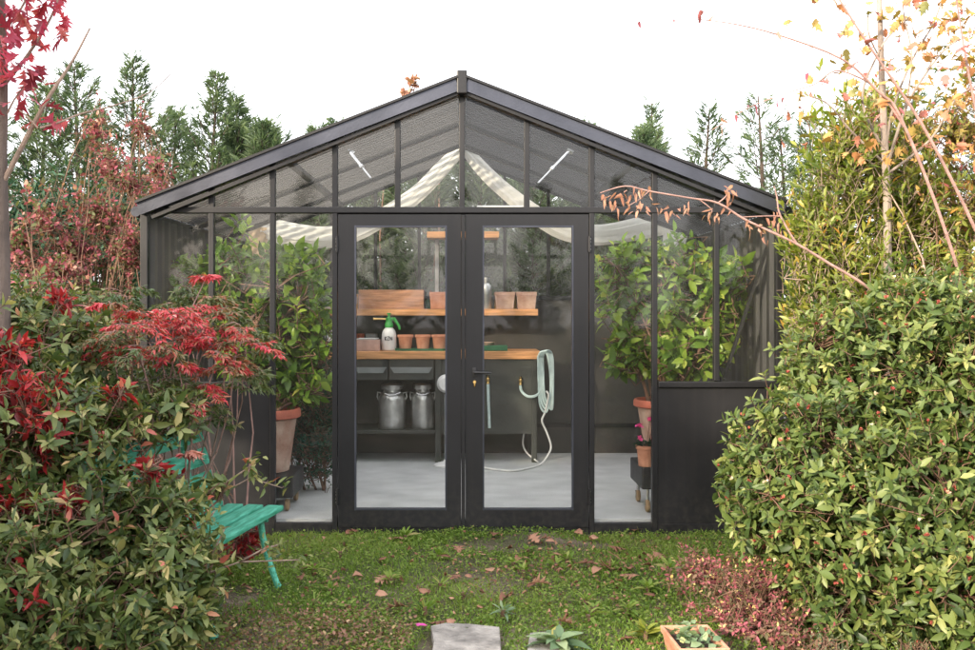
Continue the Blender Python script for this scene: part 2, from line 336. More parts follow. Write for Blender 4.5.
def shrub(name, label, cat, root, lobes, n, per, Ln, Wd, lm, bark, seed, kind='leaf', spread=62, upb=.45, shell=(.72, 1.03), inner=.22,
          twl=.07, stems=14, sr=.012, tb=(.5, .16, .13), young=.16, group=None, buds=0, droop=.18, tone=None, minz=GZ + .02, rnd=.45, tip_r=.0022, twf=1.0, roll=.5, cut=None):
    """Leafy shrub: twig tips spread over lobes, whorls of leaves on each twig, stems from the root."""
    rg = np.random.default_rng(seed)
    root = Vector(root); th = empty(name, root, label, cat, group); r0 = np.array(root)
    ar = np.array([(l[1][0] * l[1][2]) ** .9 for l in lobes]); ar = ar / ar.sum()
    m = int(n * 1.7)
    wi = rg.choice(len(lobes), m, p=ar)
    C = np.array([l[0] for l in lobes])[wi]; Rr = np.array([l[1] for l in lobes])[wi]
    u = nrm(rg.normal(0, 1, (m, 3)))
    rad = rg.uniform(shell[0], shell[1], m); ii = rg.random(m) < inner; rad[ii] = rg.uniform(min(.35, shell[0] * .6), shell[0], ii.sum())
    rad = rad * lumpy(u * 1.0, seed + 1) * lumpy(u[:, [2, 0, 1]] * 1.9, seed + 3)
    p = C + u * Rr * rad[:, None]
    keep = p[:, 2] > minz
    for j, (c, r) in enumerate(lobes):
        q = np.linalg.norm((p - c) / r, axis=1)
        keep &= ~((q < .62) & (wi != j) & (rg.random(m) < .8))
    if cut is not None: keep &= cut(p)
    idx = np.nonzero(keep)[0][:n]
    p = p[idx]; u = u[idx]; Rr = Rr[idx]; k = len(p)
    dr = nrm(nrm(u / Rr) * .8 + np.array([0, 0, upb]) + rg.normal(0, rnd, (k, 3)))
    cl = rg.normal(0, 1, k)
    ax = nrm(np.cross(dr, nrm(rg.normal(0, 1, (k, 3))))); bx = np.cross(dr, ax)
    pos = []; dd = []; ln = []; tt = []
    for j in range(per):
        f = (j + .5) / per
        ph = j * 2.4 + rg.uniform(-.4, .4, k) + cl * 2
        al = np.radians(spread) * (.35 + .75 * f) * (.8 + .4 * rg.random(k))
        d = dr * np.cos(al)[:, None] + (ax * np.cos(ph)[:, None] + bx * np.sin(ph)[:, None]) * np.sin(al)[:, None]
        pos.append(p - dr * (twl * f)[..., None] if np.ndim(twl * f) else p - dr * (twl * f)); dd.append(d)
        ln.append(Ln * (.45 + .85 * rg.random(k) ** 1.3) * (.75 + .35 * f))
        tt.append(tb[0] + tb[1] * cl + tb[2] * rg.normal(0, 1, k) + young * (.5 - f))
    pos = np.concatenate(pos); dd = np.concatenate(dd); ln = np.concatenate(ln); tt = np.concatenate(tt)
    if tone is not None: tt = tt + tone(pos)
    leaves('foliage', pos - r0, dd, ln, ln * (Wd / Ln), tt, lm, th, kind, droop, seed, roll * .6, np.concatenate([dr + np.array([0, 0, .35])] * per))
    # stems: from the root into the lobes; twigs from each tip back towards the nearest stem
    ex = []; nodes = []
    for i in range(stems):
        c, r = lobes[i % len(lobes)]
        uu = nrm(rg.normal(0, 1, (1, 3)))[0]; e = c + uu * r * rg.uniform(.3, .85); e[2] = max(e[2], minz + .08)
        s0 = root + Vector((rg.uniform(-1, 1), rg.uniform(-1, 1), 0)) * .12
        pts = curve(s0, e, seed * 31 + i, 7, .14, .05)
        ex.append(([q - root for q in pts], [sr * (1 - .75 * t / 6) for t in range(7)], 6)); nodes += [np.array(q) for q in pts[2:]]
    nodes = np.array(nodes)
    dist = ((p[:, None, :] - nodes[None]) ** 2).sum(-1) + (nodes[None, :, 2] > p[:, None, 2] + .03) * .3
    nb = nodes[dist.argmin(1)]
    mid = p - dr * twl * 1.6 - np.array([0, 0, .01])
    q = np.nonzero(rg.random(k) < twf)[0]; kq = len(q)
    elbow = nb[q] * .55 + mid[q] * .45 + rg.normal(0, .12, (kq, 3)) * np.linalg.norm(mid[q] - nb[q], axis=1)[:, None]
    A = np.concatenate([p, mid[q], elbow]) - r0; B = np.concatenate([mid, elbow, nb[q]]) - r0
    twigs('stem', B, A, np.concatenate([np.full(k, tip_r * 1.4), np.full(kq, tip_r * 1.8), np.full(kq, tip_r * 2.2)]), np.concatenate([np.full(k, tip_r * .7), np.full(kq, tip_r * 1.4), np.full(kq, tip_r * 1.8)]), bark, th, ex)
    if buds:
        q = rg.choice(k, int(k * buds), replace=False); pp = np.repeat(p[q] + dr[q] * .012, 9, 0); d9 = nrm(np.repeat(dr[q], 9, 0) + rg.normal(0, .6, (len(pp), 3)))
        leaves('flower_buds', pp - r0, d9, .018, .012, np.repeat(rg.random(len(q)) ** 1.5, 9), L['bud'], th, 'sliver', 0, seed)
    return th
def conifer(label, x, y, h, rb, seed, group=None, n_br=90, dens=46, lean=0., z0=GZ, thin=1.0, top=.0):
    """Leyland-type conifer: layered upswept branches carrying flat sprays."""
    rg = np.random.default_rng(seed)
    th = empty('conifer_tree', (x, y, z0), label, 'tree', group)
    tp = [Vector((lean * (t / 6) ** 2, 0, h * t / 6)) for t in range(7)]
    MB().tube(tp, [.075 * (1 - t / 6.3) + .004 for t in range(7)], 7).build('trunk', M['trunk_dark'], th)
    A = []; B = []; pos = []; dd = []; ln = []; tt = []; ch = (rg.uniform(.55, .8), rg.uniform(.35, .75), rg.uniform(-.1, .15), rg.uniform(.7, 1.3))
    for i in range(n_br):
        f = (i + rg.random()) / n_br; f = f ** .85; hz = h * (.05 + .94 * f)
        a = i * 2.39996 + rg.normal(0, .3)
        bl = rb * (1 - f) ** ch[0] * (.45 + .85 * rg.random()) + .06
        o = np.array([math.cos(a), math.sin(a), 0]); base = np.array([lean * (hz / h) ** 2, 0, hz])
        el = ch[1] - .15 + .6 * f + rg.normal(0, .16)
        ns = max(8, int(dens * (bl / rb + .25) * thin))
        t = np.sort(rg.uniform(.18, 1, ns))
        c = base + o * (bl * t)[:, None] * math.cos(el * .7) + np.array([0, 0, 1]) * (bl * (math.sin(el) * .7 * t - .10 * np.sin(t * 3.1) + .16 * t ** 2))[:, None]
        s = np.cross(o, [0, 0, 1]); sg = np.where(np.arange(ns) % 2, 1, -1)
        off = sg * rg.uniform(0, .33, ns) * bl * (1.15 - t)
        q = c + s * off[:, None] + np.array([0, 0, 1]) * (rg.normal(0, .03, ns) + np.abs(off) * .15)[:, None]
        d = o * (.8) + s * (sg * rg.uniform(.2, 1.0, ns))[:, None] + np.array([0, 0, 1]) * (rg.uniform(.05, .75, ns) + f * .5)[:, None]
        pos.append(q); dd.append(d); ln.append(rg.uniform(.10, .22, ns) * (1 - .35 * f)); tt.append(.45 + ch[2] + .15 * rg.normal() + .16 * rg.normal(0, 1, ns) + .2 * (t - .5))
        A += [base, c[ns // 2]]; B += [c[ns // 2], c[-1]]
    pos = np.concatenate(pos); dd = np.concatenate(dd); ln = np.concatenate(ln); tt = np.concatenate(tt)
    # each spray is a little fan of three slivers
    P3 = np.concatenate([pos] * 3); D3 = np.concatenate([nrm(dd), nrm(nrm(dd) + rg.normal(0, .5, pos.shape)), nrm(nrm(dd) + rg.normal(0, .5, pos.shape))])
    l3 = np.concatenate([ln, ln * .7, ln * .7])
    leaves('crown', P3, D3, l3, l3 * .12, np.concatenate([tt] * 3), L['conifer'], th, 'sliver', .12, seed, .8)
    A = np.array(A); B = np.array(B)
    twigs('branch', A, B, .008, .004, M['trunk_dark'], th)
    return th

# ------------------------------------------------------------------ world, sun, camera
w = bpy.data.worlds.new('World'); scn.world = w; w.use_nodes = True
nt = w.node_tree; nt.nodes.clear()
SUN_AZ, SUN_EL = R(38), R(21)            # sun behind the camera, to its left
wo = nt.nodes.new('ShaderNodeOutputWorld'); bg = nt.nodes.new('ShaderNodeBackground'); sk = nt.nodes.new('ShaderNodeTexSky')
sk.sky_type = 'NISHITA'; sk.sun_disc = False; sk.sun_elevation = SUN_EL; sk.sun_rotation = R(180) + SUN_AZ
sk.air_density = 1.0; sk.dust_density = 4.0; sk.ozone_density = 1.0
# thin bright autumn haze over the whole sky: the blue is mostly washed out
mx = nt.nodes.new('ShaderNodeMix'); mx.data_type = 'RGBA'; mx.inputs[0].default_value = .72; mx.inputs[7].default_value = (7.4, 7.3, 7.5, 1)
nt.links.new(sk.outputs[0], mx.inputs[6]); nt.links.new(mx.outputs[2], bg.inputs[0]); bg.inputs[1].default_value = .15
nt.links.new(bg.outputs[0], wo.inputs[0])
sun = bpy.data.lights.new('sun', 'SUN'); sun.energy = 2.5; sun.angle = R(2.5); sun.color = (1, .86, .66)
so = bpy.data.objects.new('sun', sun); col.objects.link(so)
sd = Vector((math.sin(SUN_AZ) * math.cos(SUN_EL), math.cos(SUN_AZ) * math.cos(SUN_EL), -math.sin(SUN_EL)))
so.rotation_euler = sd.to_track_quat('-Z', 'Y').to_euler(); so.location = (-8, -10, 9)
cam = bpy.data.cameras.new('camera'); co = bpy.data.objects.new('camera', cam); col.objects.link(co); scn.camera = co
co.location = (0, 0, H); co.rotation_euler = (R(90), 0, 0)
cam.sensor_width = 36; cam.sensor_fit = 'HORIZONTAL'; cam.lens = 36 * F / 975
cam.shift_x = (487.5 - X0) / 975; cam.shift_y = (Y0 - 325) / 975
cam.clip_start = .05; cam.clip_end = 2000
scn.view_settings.view_transform = 'Standard'; scn.view_settings.look = 'None'; scn.view_settings.gamma = 1
scn.view_settings.exposure = 1.6; scn.view_settings.use_curve_mapping = False
try:
    scn.cycles.transparent_max_bounces = 24; scn.cycles.max_bounces = 8; scn.cycles.diffuse_bounces = 4
    scn.cycles.caustics_reflective = False; scn.cycles.caustics_refractive = False; scn.cycles.use_denoising = True
except Exception: pass

# ------------------------------------------------------------------ ground
def gz(x, y):
    b = .014 * np.sin(x * 2.3 + 1) * np.cos(y * 1.9) + .010 * np.sin(x * 5.1 + y * 3.7) + .006 * np.sin(x * 11 - y * 9)
    return GZ - .018 + b * (np.abs(y - 8.5) > 1.3)
xs = np.unique(np.concatenate([np.linspace(-300, -8, 14), np.linspace(-8, 8, 161), np.linspace(8, 300, 14)]))
ys = np.unique(np.concatenate([np.linspace(-60, -4, 8), np.linspace(-4, 6.8, 109), np.linspace(6.8, 16, 24), np.linspace(16, 500, 16)]))
gx, gy = np.meshgrid(xs, ys); zz = gz(gx, gy); zz[(gy > 6.95)] = GZ - .03
mb = MB(); mb.v = [tuple(p) for p in np.stack([gx, gy, zz], -1).reshape(-1, 3)]; nx = len(xs)
mb.f = [(j * nx + i, j * nx + i + 1, (j + 1) * nx + i + 1, (j + 1) * nx + i) for j in range(len(ys) - 1) for i in range(nx - 1)]; mb.smooth = [True] * len(mb.f)
m, nt, out = newmat('garden_soil')
b = N(nt, 'ShaderNodeBsdfPrincipled'); b.inputs['Roughness'].default_value = .95; nt.links.new(b.outputs[0], out.inputs[0])
tc = N(nt, 'ShaderNodeTexCoord'); n1 = N(nt, 'ShaderNodeTexNoise'); n1.inputs['Scale'].default_value = 1.7; n1.inputs['Detail'].default_value = 6
n2 = N(nt, 'ShaderNodeTexNoise'); n2.inputs['Scale'].default_value = 45; n2.inputs['Detail'].default_value = 5
nt.links.new(tc.outputs['Object'], n1.inputs[0]); nt.links.new(tc.outputs['Object'], n2.inputs[0])
r1 = ramp(nt, [(.35, (.060, .070, .024)), (.5, (.095, .080, .045)), (.66, (.21, .165, .125))]); nt.links.new(n1.outputs[0], r1.inputs[0])
r2 = ramp(nt, [(.3, (.45, .45, .45)), (.7, (1.25, 1.2, 1.15))]); nt.links.new(n2.outputs[0], r2.inputs[0])
mu = N(nt, 'ShaderNodeMix'); mu.data_type = 'RGBA'; mu.blend_type = 'MULTIPLY'; mu.inputs[0].default_value = 1
nt.links.new(r1.outputs[0], mu.inputs[6]); nt.links.new(r2.outputs[0], mu.inputs[7]); nt.links.new(mu.outputs[2], b.inputs['Base Color'])
bp = N(nt, 'ShaderNodeBump'); bp.inputs['Strength'].default_value = .9; bp.inputs['Distance'].default_value = .03
nt.links.new(n2.outputs[0], bp.inputs['Height']); nt.links.new(bp.outputs[0], b.inputs['Normal'])
tag(mb.build('ground', m), 'brown garden soil under lawn and shrubs', 'ground', kind='structure')
fl = box('floor', (-2.17, 6.93, -.16), (2.17, 10.06, 0.0), M['concrete'])
tag(fl, 'pale concrete floor inside the greenhouse', 'floor', kind='structure')

# ------------------------------------------------------------------ greenhouse
gh = empty('greenhouse', (0, D, 0), 'dark steel framed gable greenhouse with glass double doors', 'greenhouse')
def W(o, root=gh):
    o.parent = root; o.matrix_parent_inverse = Matrix.Translation(-Vector(root.location)); return o
def wb(name, a, b, m, root=gh, bev=0.): return W(box(name, a, b, m, None, bev), root)
BX = [-2.18, -1.72, -1.30, -.872, 0, .89, 1.322, 1.747, 2.18]
YB = 10.09; SL = .39; ZR = 3.045
def zr(x): return ZR - SL * abs(x)
TZ0, TZ1 = 2.114, 2.156
f0, f1 = D, D + .055
# corner and intermediate posts (front)
for x in BX:
    wdt = .050 if abs(x) > 2 else .036
    if x == 0: continue
    top = TZ0 + .004
    W(MB().box((x - wdt / 2, f0, .962 if 1.5 < abs(x) < 2 else -.10), (x + wdt / 2, f1, top), .004).build('post', M['frame']))
    # thin bead standing proud down the middle of the bar
GX = BX[:4] + [-.442, 0, .445] + BX[5:]
for x in GX[1:-1]:
    W(MB().box((x - .019, f0 + .003, TZ1 - .004), (x + .019, f1 - .003, zr(x) - .085), .004).build('gable_bar', M['frame']))
W(MB().box((-2.205, f0 - .006, TZ0), (2.205, f1 + .004, TZ1), .005).build('transom', M['frame']))
# rafters on the front edge tinted paler for reflected sky, under a dark cap
for s in (-1, 1):
    a = Vector((s * .03, D - .035, zr(.03) - .055)); b_ = Vector((s * 2.19, D - .035, zr(2.19) - .055))
    W(MB().bar(a, b_, .085, .09).build('front_rafter', M['frame_sky_tint']))
    W(MB().bar(a + Vector((0, .01, .052)), b_ + Vector((s * .02, .01, .044)), .016, .15).build('rafter_cap', M['frame']))
    W(MB().bar(a + Vector((0, .02, -.055)), b_ + Vector((-s * .08, .02, -.055)), .022, .085).build('rafter_bead', M['frame']))
W(MB().box((-.035, D - .095, ZR - .13), (.035, D + .05, ZR + .028), .008).build('ridge_cap', M['frame']))
W(MB().box((-.028, D + .05, ZR - .10), (.028, YB + .06, ZR + .0), .004).build('ridge_beam', M['frame']))
# roof: two corrugated sheets
def corr(fn, n, m_, amp=.011, per=.076):
    """grid of n waves along u, m_ steps along v"""
    return None
for s in (-1, 1):
    # a mat of dark slats running down the slope lies under clear roof panes
    mb = MB(); y = D + .04
    while y < YB + .04:
        jt = random.uniform(-.004, .004)
        mb.bar((s * .03, y, zr(.03) - .045 + jt), (s * 2.195, y + jt, zr(2.195) - .045 + jt * .5), .016, .026, (s * SL, 0, 1)); y += .084
    W(mb.build('slat_mat', M['sheet']))
    for k in range(4):
        ya, yb2 = D + .03 + k * .80, D + .03 + k * .80 + .795
        mb = MB(); q0 = Vector((s * .02, 0, zr(.02) - .022)); q1 = Vector((s * 2.21, 0, zr(2.21) - .022)); mid = (q0 + q1) / 2 + Vector((0, (ya + yb2) / 2, 0))
        mb.bar(q0 + Vector((0, mid.y, 0)), q1 + Vector((0, mid.y, 0)), yb2 - ya, .005, (s * SL, 0, 1)); W(mb.build('roof_pane', M['glass']))
    for x in (1.22,):
        W(MB().bar((s * x, D + .06, zr(x) - .075), (s * x, YB, zr(x) - .075), .04, .05, (s * SL, 0, 1)).build('purlin', M['frame']))
    for y in (7.95, 9.02):
        W(MB().bar((s * .03, y, zr(0) - .125), (s * 2.17, y, zr(2.17) - .125), .035, .045).build('rafter', M['frame']))
    # eave beam and gutter
    W(MB().box((s * 2.20 - .03, D + .057, 2.06), (s * 2.20 + .03, YB, 2.125), .004).build('eave_beam', M['frame']))
    W(MB().tube([(s * 2.235, D + .0, 2.125), (s * 2.235, YB + .05, 2.11)], .036, 10).build('gutter', M['frame_sky_tint']))
    # side wall: corrugated sheet behind posts, dark panel at the foot
    mb = MB(); yy = np.arange(D + .06, YB, .16 / 8)
    for y in yy:
        ph = (y / .16) % 1; o = .016 * max(-1, min(1, 2.2 * math.sin(2 * math.pi * ph)))
        mb.v += [(s * (2.155 + o), y, .02), (s * (2.155 + o), y, 2.09)]
    mb.f = [(2 * j, 2 * j + 1, 2 * j + 3, 2 * j + 2) for j in range(len(yy) - 1)]
    o = W(mb.build('side_wall', M['wallsheet'])); sm = o.modifiers.new('thickness', 'SOLIDIFY'); sm.thickness = .004
    for y in (7.93, 9.01, YB - .03):
        W(MB().box((s * 2.205 - .022, y - .02, -.1), (s * 2.205 + .022, y + .02, 2.06), .003).build('post', M['frame']))
    W(MB().box((s * 2.21 - .015, D + .06, -.1), (s * 2.21 + .015, YB, .02)).build('side_sill', M['frame']))
# knee panels, rails, sills on both sides of the doors
for xa, xb in ((BX[0], BX[2]), (BX[6], BX[8])):
    W(MB().box((xa + .02, f0 + .012, -.09), (xb - .02, f0 + .034, .925)).build('knee_panel', M['panel']))
    W(MB().box((xa + .022, f0 - .010, .918), (xb - .014, f1 + .006, .958), .006).build('knee_rail', M['frame']))
    W(MB().box((xa + .02, f0 + .002, -.10), (xb - .02, f0 + .042, -.02)).build('sill', M['frame']))
for xa, xb in ((BX[2], BX[3]), (BX[5], BX[6])):
    W(MB().box((xa + .018, f0 + .004, -.12), (xb - .018, f0 + .05, -.012), .004).build('sill', M['frame']))
# panes
def pane(x0, x1, z0, z1, y, m, nm='pane'):
    return W(box(nm, (x0, y, z0), (x1, y + .004, z1), m))
for i in range(len(GX) - 1):
    xa, xb = GX[i] + .015, GX[i + 1] - .015
    W(MB().prism([(xa, TZ1 - .01), (xb, TZ1 - .01), (xb, zr(xb) - .09), (xa, zr(xa) - .09)], f0 + .024, f0 + .028).build('gable_pane', M['gableglass']))
for i in range(8):
    xa, xb = BX[i] + .015, BX[i + 1] - .015
    if i in (0, 1, 6, 7): pane(xa, xb, .945, TZ0 + .01, f0 + .024, M['glass'])
    elif i in (2, 5): pane(xa, xb, -.02, TZ0 + .01, f0 + .024, M['glass'])
# doors
def door(x0, x1, gx0, gx1, side):
    d = W(MB().box((x0, D - .006, .084), (gx0, D + .040, 2.022)).box((gx1, D - .006, .084), (x1, D + .040, 2.022))
          .box((x0, D - .006, 2.022), (x1, D + .040, 2.104)).box((x0, D - .006, -.036), (x1, D + .040, .084)).build('door', M['frame']))
    bd = MB(); e = .010
    for (a, b) in (((gx0 - .001, D - .010, .078), (gx0 + e, D + .034, 2.028)), ((gx1 - e, D - .010, .078), (gx1 + .001, D + .034, 2.028)),
                   ((gx0 + e, D - .0095, 2.016), (gx1 - e, D + .034, 2.027)), ((gx0 + e, D - .0095, .079), (gx1 - e, D + .034, .090))): bd.box(a, b)
    W(bd.build('glazing_bead', M['frame_sky_tint']), gh).parent = d
    g = box('pane', (gx0 - .002, D + .014, .082), (gx1 + .002, D + .019, 2.024), M['doorglass']); g.parent = d
    for q in d.children: q.parent = d; q.matrix_parent_inverse = Matrix.Identity(4)
    # d itself keeps world-space coordinates through its own parent inverse
    hx = x0 - .006 if side < 0 else x1 + .006
    for z in (1.90, .17):
        h = MB().tube([(hx, D - .014, z - .055), (hx, D - .014, z + .055)], .009, 8)
        h.box((hx - .014, D - .012, z - .045), (hx + .014, D - .0065, z + .045)).build('hinge', M['frame'], d)
        sc = MB()
        for k in (-.036, -.012, .016, .036): sc.lathe([(.0001, -.005), (.006, -.004), (.006, 0)], (hx + .004 * side, D - .0125, z + k), 8, 'y')
        sc.build('hinge_screw', M['steel'], d)
    return d
dl = door(-.848, -.006, -.735, -.105, -1)
dr_ = door(.024, .866, .142, .762, 1)
W(MB().box((-.004, D - .018, -.034), (.022, D + .046, 2.10), .003).build('door_astragal', M['frame']))
W(MB().box((-.852, D + .006, -.13), (.872, D + .05, -.040), .003).build('door_sill', M['panel']))
W(MB().box((-.852, D + .042, 2.09), (.870, D + .06, 2.118)).build('door_head', M['frame']))
# lever handle, lock
hz = H - (372 - Y0) / F * D; hx = (474 - X0) / F * D
h = MB().box((hx - .012, D - .012, hz - .035), (hx + .016, D - .0062, hz + .03), .003)
h.tube([(hx, D - .008, hz), (hx, D - .06, hz)], .009, 8).tube([(hx, D - .058, hz), (hx + .03, D - .062, hz), (hx + .115, D - .056, hz - .004)], [.010, .009, .007], 8)
h.build('handle', M['black'], dr_)
k = MB().lathe([(.0001, -.012), (.011, -.012), (.012, 0)], (hx + .004, D - .0062, hz - .068), 12, 'y').box((hx - .001, D - .022, hz - .10), (hx + .009, D - .0064, hz - .062), .002)
k.build('lock', M['brass'], dr_)
W(MB().box((.03, D - .075, -.13), (.60, D - .004, -.042), .004).build('door_step', M['panel']))
# back wall
W(box('back_wall', (-2.15, YB - .03, -.02), (2.15, YB, 1.56), M['backpanel']))
W(MB().box((-2.15, YB - .045, .26), (2.15, YB - .029, .30)).box((-2.15, YB - .05, 1.54), (2.15, YB + .01, 1.585)).build('back_rail', M['frame']))
for x in (-1.75, -1.31, -.87, -.43, 0, .43, .87, 1.31, 1.75):
    W(MB().box((x - .016, YB - .045, 1.586), (x + .016, YB, zr(x) - .05)).build('back_bar', M['frame']))
for s in (-1, 1):
    W(MB().bar((s * .0, YB - .02, zr(0) - .06), (s * 2.2, YB - .02, zr(2.2) - .06), .05, .05).build('back_rafter', M['frame']))
W(MB().prism([(-2.15, 1.585), (2.15, 1.585), (2.15, zr(2.15) - .06), (0, ZR - .06), (-2.15, zr(2.15) - .06)], YB - .018, YB - .014).build('back_pane', M['glass']))
# roof-vent stays (telescopic arms under the roof)
for (p0, p1, Y) in (((350, 152), (371, 178), 7.45), ((569, 151), (538, 183), 7.45)):
    a = P(*p0, Y); b_ = P(*p1, Y - .25); c = a.lerp(b_, .55)
    st = MB().tube([a, c], .011, 8).tube([c, b_], .007, 8).tube([a + Vector((-.015, 0, .01)), a + Vector((.03, 0, -.012))], .016, 8).tube([c - (b_ - a) * .03, c + (b_ - a) * .05], .016, 8)
    W(st.build('window_stay', M['steel']))
# diagonal brace behind the right bays, pale strip above the doors
W(MB().bar(P(772, 232, 7.05), P(724, 378, 7.0), .022, .022).build('brace', M['frame']))
W(MB().box(tuple(P(477, 210.5, 7.02)), tuple(P(523, 205.5, 7.02) + Vector((0, .03, 0))), .004).build('pale_strip', M['paper']))

# ------------------------------------------------------------------ shade cloth
def swag(paths, name, label, grp):
    th = empty(name, (0, 9.5, 2.9), label, 'shade cloth')
    for pth, nm, mt, sc in paths:
        pts = [Vector(p) for p in pth]; fine = []
        for i in range(len(pts) - 1):
            p0, p1, p2, p3 = pts[max(i - 1, 0)], pts[i], pts[i + 1], pts[min(i + 2, len(pts) - 1)]
            for k in range(6):
                t = k / 6; fine.append(.5 * ((2 * p1) + (p2 - p0) * t + (2 * p0 - 5 * p1 + 4 * p2 - p3) * t * t + (3 * p1 - p0 - 3 * p2 + p3) * t ** 3))
        fine.append(pts[-1]); mb = MB(); n = 36; m = len(fine)
        for i, p in enumerate(fine):
            t = (fine[min(i + 1, m - 1)] - fine[max(i - 1, 0)]).normalized(); u = Vector((0, 1, 0)); v = t.cross(u).normalized()
            f = i / (m - 1); env = sc[0] + (sc[1] - sc[0]) * f
            for k in range(n):
                a = 2 * math.pi * k / n
                rr = 1 + .16 * math.sin(6 * a + f * 4) + .10 * math.sin(11 * a + f * 9 + 1) + .06 * math.sin(3 * a - f * 14)
                mb.v.append(p + v * (math.cos(a) * env * rr) + u * (math.sin(a) * env * .42 * rr))
        mb.f = [(i * n + k, i * n + (k + 1) % n, (i + 1) * n + (k + 1) % n, (i + 1) * n + k) for i in range(m - 1) for k in range(n)] + [tuple(range(n)), tuple((m - 1) * n + k for k in range(n))]
        mb.smooth = [True] * len(mb.f)
        W(mb.build(nm, mt), th)
    return th
YC = 9.5
swag([([P(461, 149, YC), P(445, 166, YC), P(418, 193, YC), P(385, 217, YC), P(345, 235, YC), P(300, 236, YC), P(262, 229, YC)], 'swag', M['cloth'], (.05, .105)),
      ([P(260, 227, YC - .02), P(258, 250, YC - .02), P(261, 292, YC - .02)], 'tail', M['cloth_tan'], (.085, .055))],
     'shade_cloth', 'cream gathered cloth swagged from the ridge towards the left eave', None)
swag([([P(466, 149, YC + .1), P(481, 167, YC + .1), P(503, 189, YC + .1), P(530, 210, YC + .1), P(562, 229, YC + .1), P(600, 235, YC + .1), P(640, 228, YC + .1), P(676, 219, YC + .1)], 'swag', M['cloth'], (.05, .10)),
      ([P(676, 217, YC), P(674, 250, YC), P(668, 300, YC)], 'tail', M['cloth'], (.11, .07))],
     'shade_cloth', 'cream gathered cloth swagged from the ridge towards the right eave', None)

# ------------------------------------------------------------------ workbench, shelves
BY0, BY1 = 9.42, 10.02
def bxp(px, Y): return (px - X0) / F * Y
bt = H - (351.5 - Y0) / F * BY0                       # bench top height
xl, xr = bxp(318, BY0), bxp(541, BY0)
wbn = empty('workbench', ((xl + xr) / 2, (BY0 + BY1) / 2, 0), 'dark metal workbench with thick orange wooden top by the back wall', 'workbench')
W(MB().box((xl, BY0, bt - .072), (xr, BY1, bt), .006).build('top', M['wood']), wbn)
lw = .05
for x in (xl + .03, xr - .085):
    for y in (BY0 + .03, BY1 - .09): W(MB().box((x, y, 0), (x + lw, y + lw, bt - .072), .003).build('leg', M['bench_dark']), wbn)
xm = bxp(435, BY0)
W(MB().box((xm, BY0 + .025, 0), (xm + .055, BY0 + .08, bt - .072), .003).build('leg', M['bench_dark']), wbn)
W(MB().box((xm + .056, BY0 + .035, .27), (xr - .086, BY0 + .06, bt - .073)).build('side_panel', M['bench_dark']), wbn)
W(MB().box((xl + .082, BY0 + .04, .27), (xm - .001, BY1 - .02, .305), .003).build('lower_shelf', M['bench_dark']), wbn)
W(MB().box((xl + .03, BY1 - .03, .31), (xr - .05, BY1 - .012, bt - .073)).build('back_panel', M['bench_dark']), wbn)
for pa, pb in ((317, 353), (352.5, 388), (388.5, 434)):
    xa, xb = bxp(pa, BY0) + .09 * (pa < 320), bxp(pb, BY0)
    d = W(MB().box((xa + .004, BY0 + .03, bt - .27), (xb - .004, BY0 + .05, bt - .076), .003).build('drawer', M['bench_dark']), wbn)
    z0, z1 = bt - .205, bt - .150
    g = MB().prism([(xa + .05, z0), (xb - .05, z0), (xb - .015, z1), (xa + .015, z1)], BY0 + .012, BY0 + .029).build('handle', M['bench_grip']); g.parent = d
# wall shelf
SY0, SY1 = 9.66, 10.03; sz1 = H - (309 - Y0) / F * SY0; sz0 = H - (315.5 - Y0) / F * SY0
xa, xb = bxp(317, SY0), bxp(538, SY0)
sh = empty('wall_shelf', ((xa + xb) / 2, SY1, sz1), 'long orange wooden shelf on the back wall above the workbench', 'shelf')
W(MB().box((xa, SY0, sz0), (xb, SY1, sz1), .004).build('board', M['wood']), sh)
for px in (345, 452, 470):
    x = bxp(px, SY0); W(MB().bar((x, SY0 + .08, sz0 - .012), (x, SY1 - .01, sz0 - .012), .02, .02, (0, 0, 1)).bar((x, SY0 + .10, sz0 - .02), (x, SY1 + .01, sz0 - .25), .012, .02, (1, 0, 0)).build('bracket', M['bench_dark']), sh)
UZ = H - (235 - Y0) / F * 9.75; xa, xb = bxp(427, 9.7), bxp(499, 9.7)
us = empty('high_shelf', ((xa + xb) / 2, 9.9, UZ), 'short orange wooden shelf high up behind the meeting door stiles', 'shelf')
W(MB().box((xa, 9.68, UZ - .03), (xb, 10.02, UZ + .03), .004).build('board', M['wood']), us)
for px in (437, 473):
    x = bxp(px, 9.9); W(MB().box((x - .018, 9.86, sz1 + .002), (x + .018, 9.90, UZ - .031), .003).build('upright', M['grey']), us)

# ------------------------------------------------------------------ small things on shelves
def pot(name, loc, rt, rb, h, m, label, cat='plant pot', group=None, rim=.18, rimm=None, soil=True, n=24):
    th = empty(name, loc, label, cat, group); t = rt * .09
    MB().lathe([(rb * .9, 0), (rb, .004), (rt * .93 - (rt - rb) * rim, h * (1 - rim)), (rt * .90 - (rt - rb) * rim, h * (1 - rim) + .001), (rt * .82, h * (1 - rim)), (rb * .8, h * .12), (.0001, h * .12)], n=n).build('body', m, th)
    MB().lathe([(rt * .95, h * (1 - rim)), (rt * 1.0, h * (1 - rim) + h * .02), (rt, h * .975), (rt * .975, h), (rt - t, h), (rt - t * 1.2, h * .96), (rt * .83, h * (1 - rim) - .002)], n=n).build('rim', rimm or m, th)
    if soil: MB().lathe([(.0001, h * (1 - rim) - .01), (rt * .45, h * (1 - rim) - .006), (rt * .84, h * (1 - rim) - .012)], n=n).build('soil', M['soil'], th)
    return th
def dupe(t, loc, label=None):
    r = t.copy(); col.objects.link(r); r.location = loc
    if label: r['label'] = label
    for ch in list(t.children):
        c = ch.copy(); col.objects.link(c); c.parent = r
        for g in list(ch.children):
            q = g.copy(); col.objects.link(q); q.parent = c
    return r
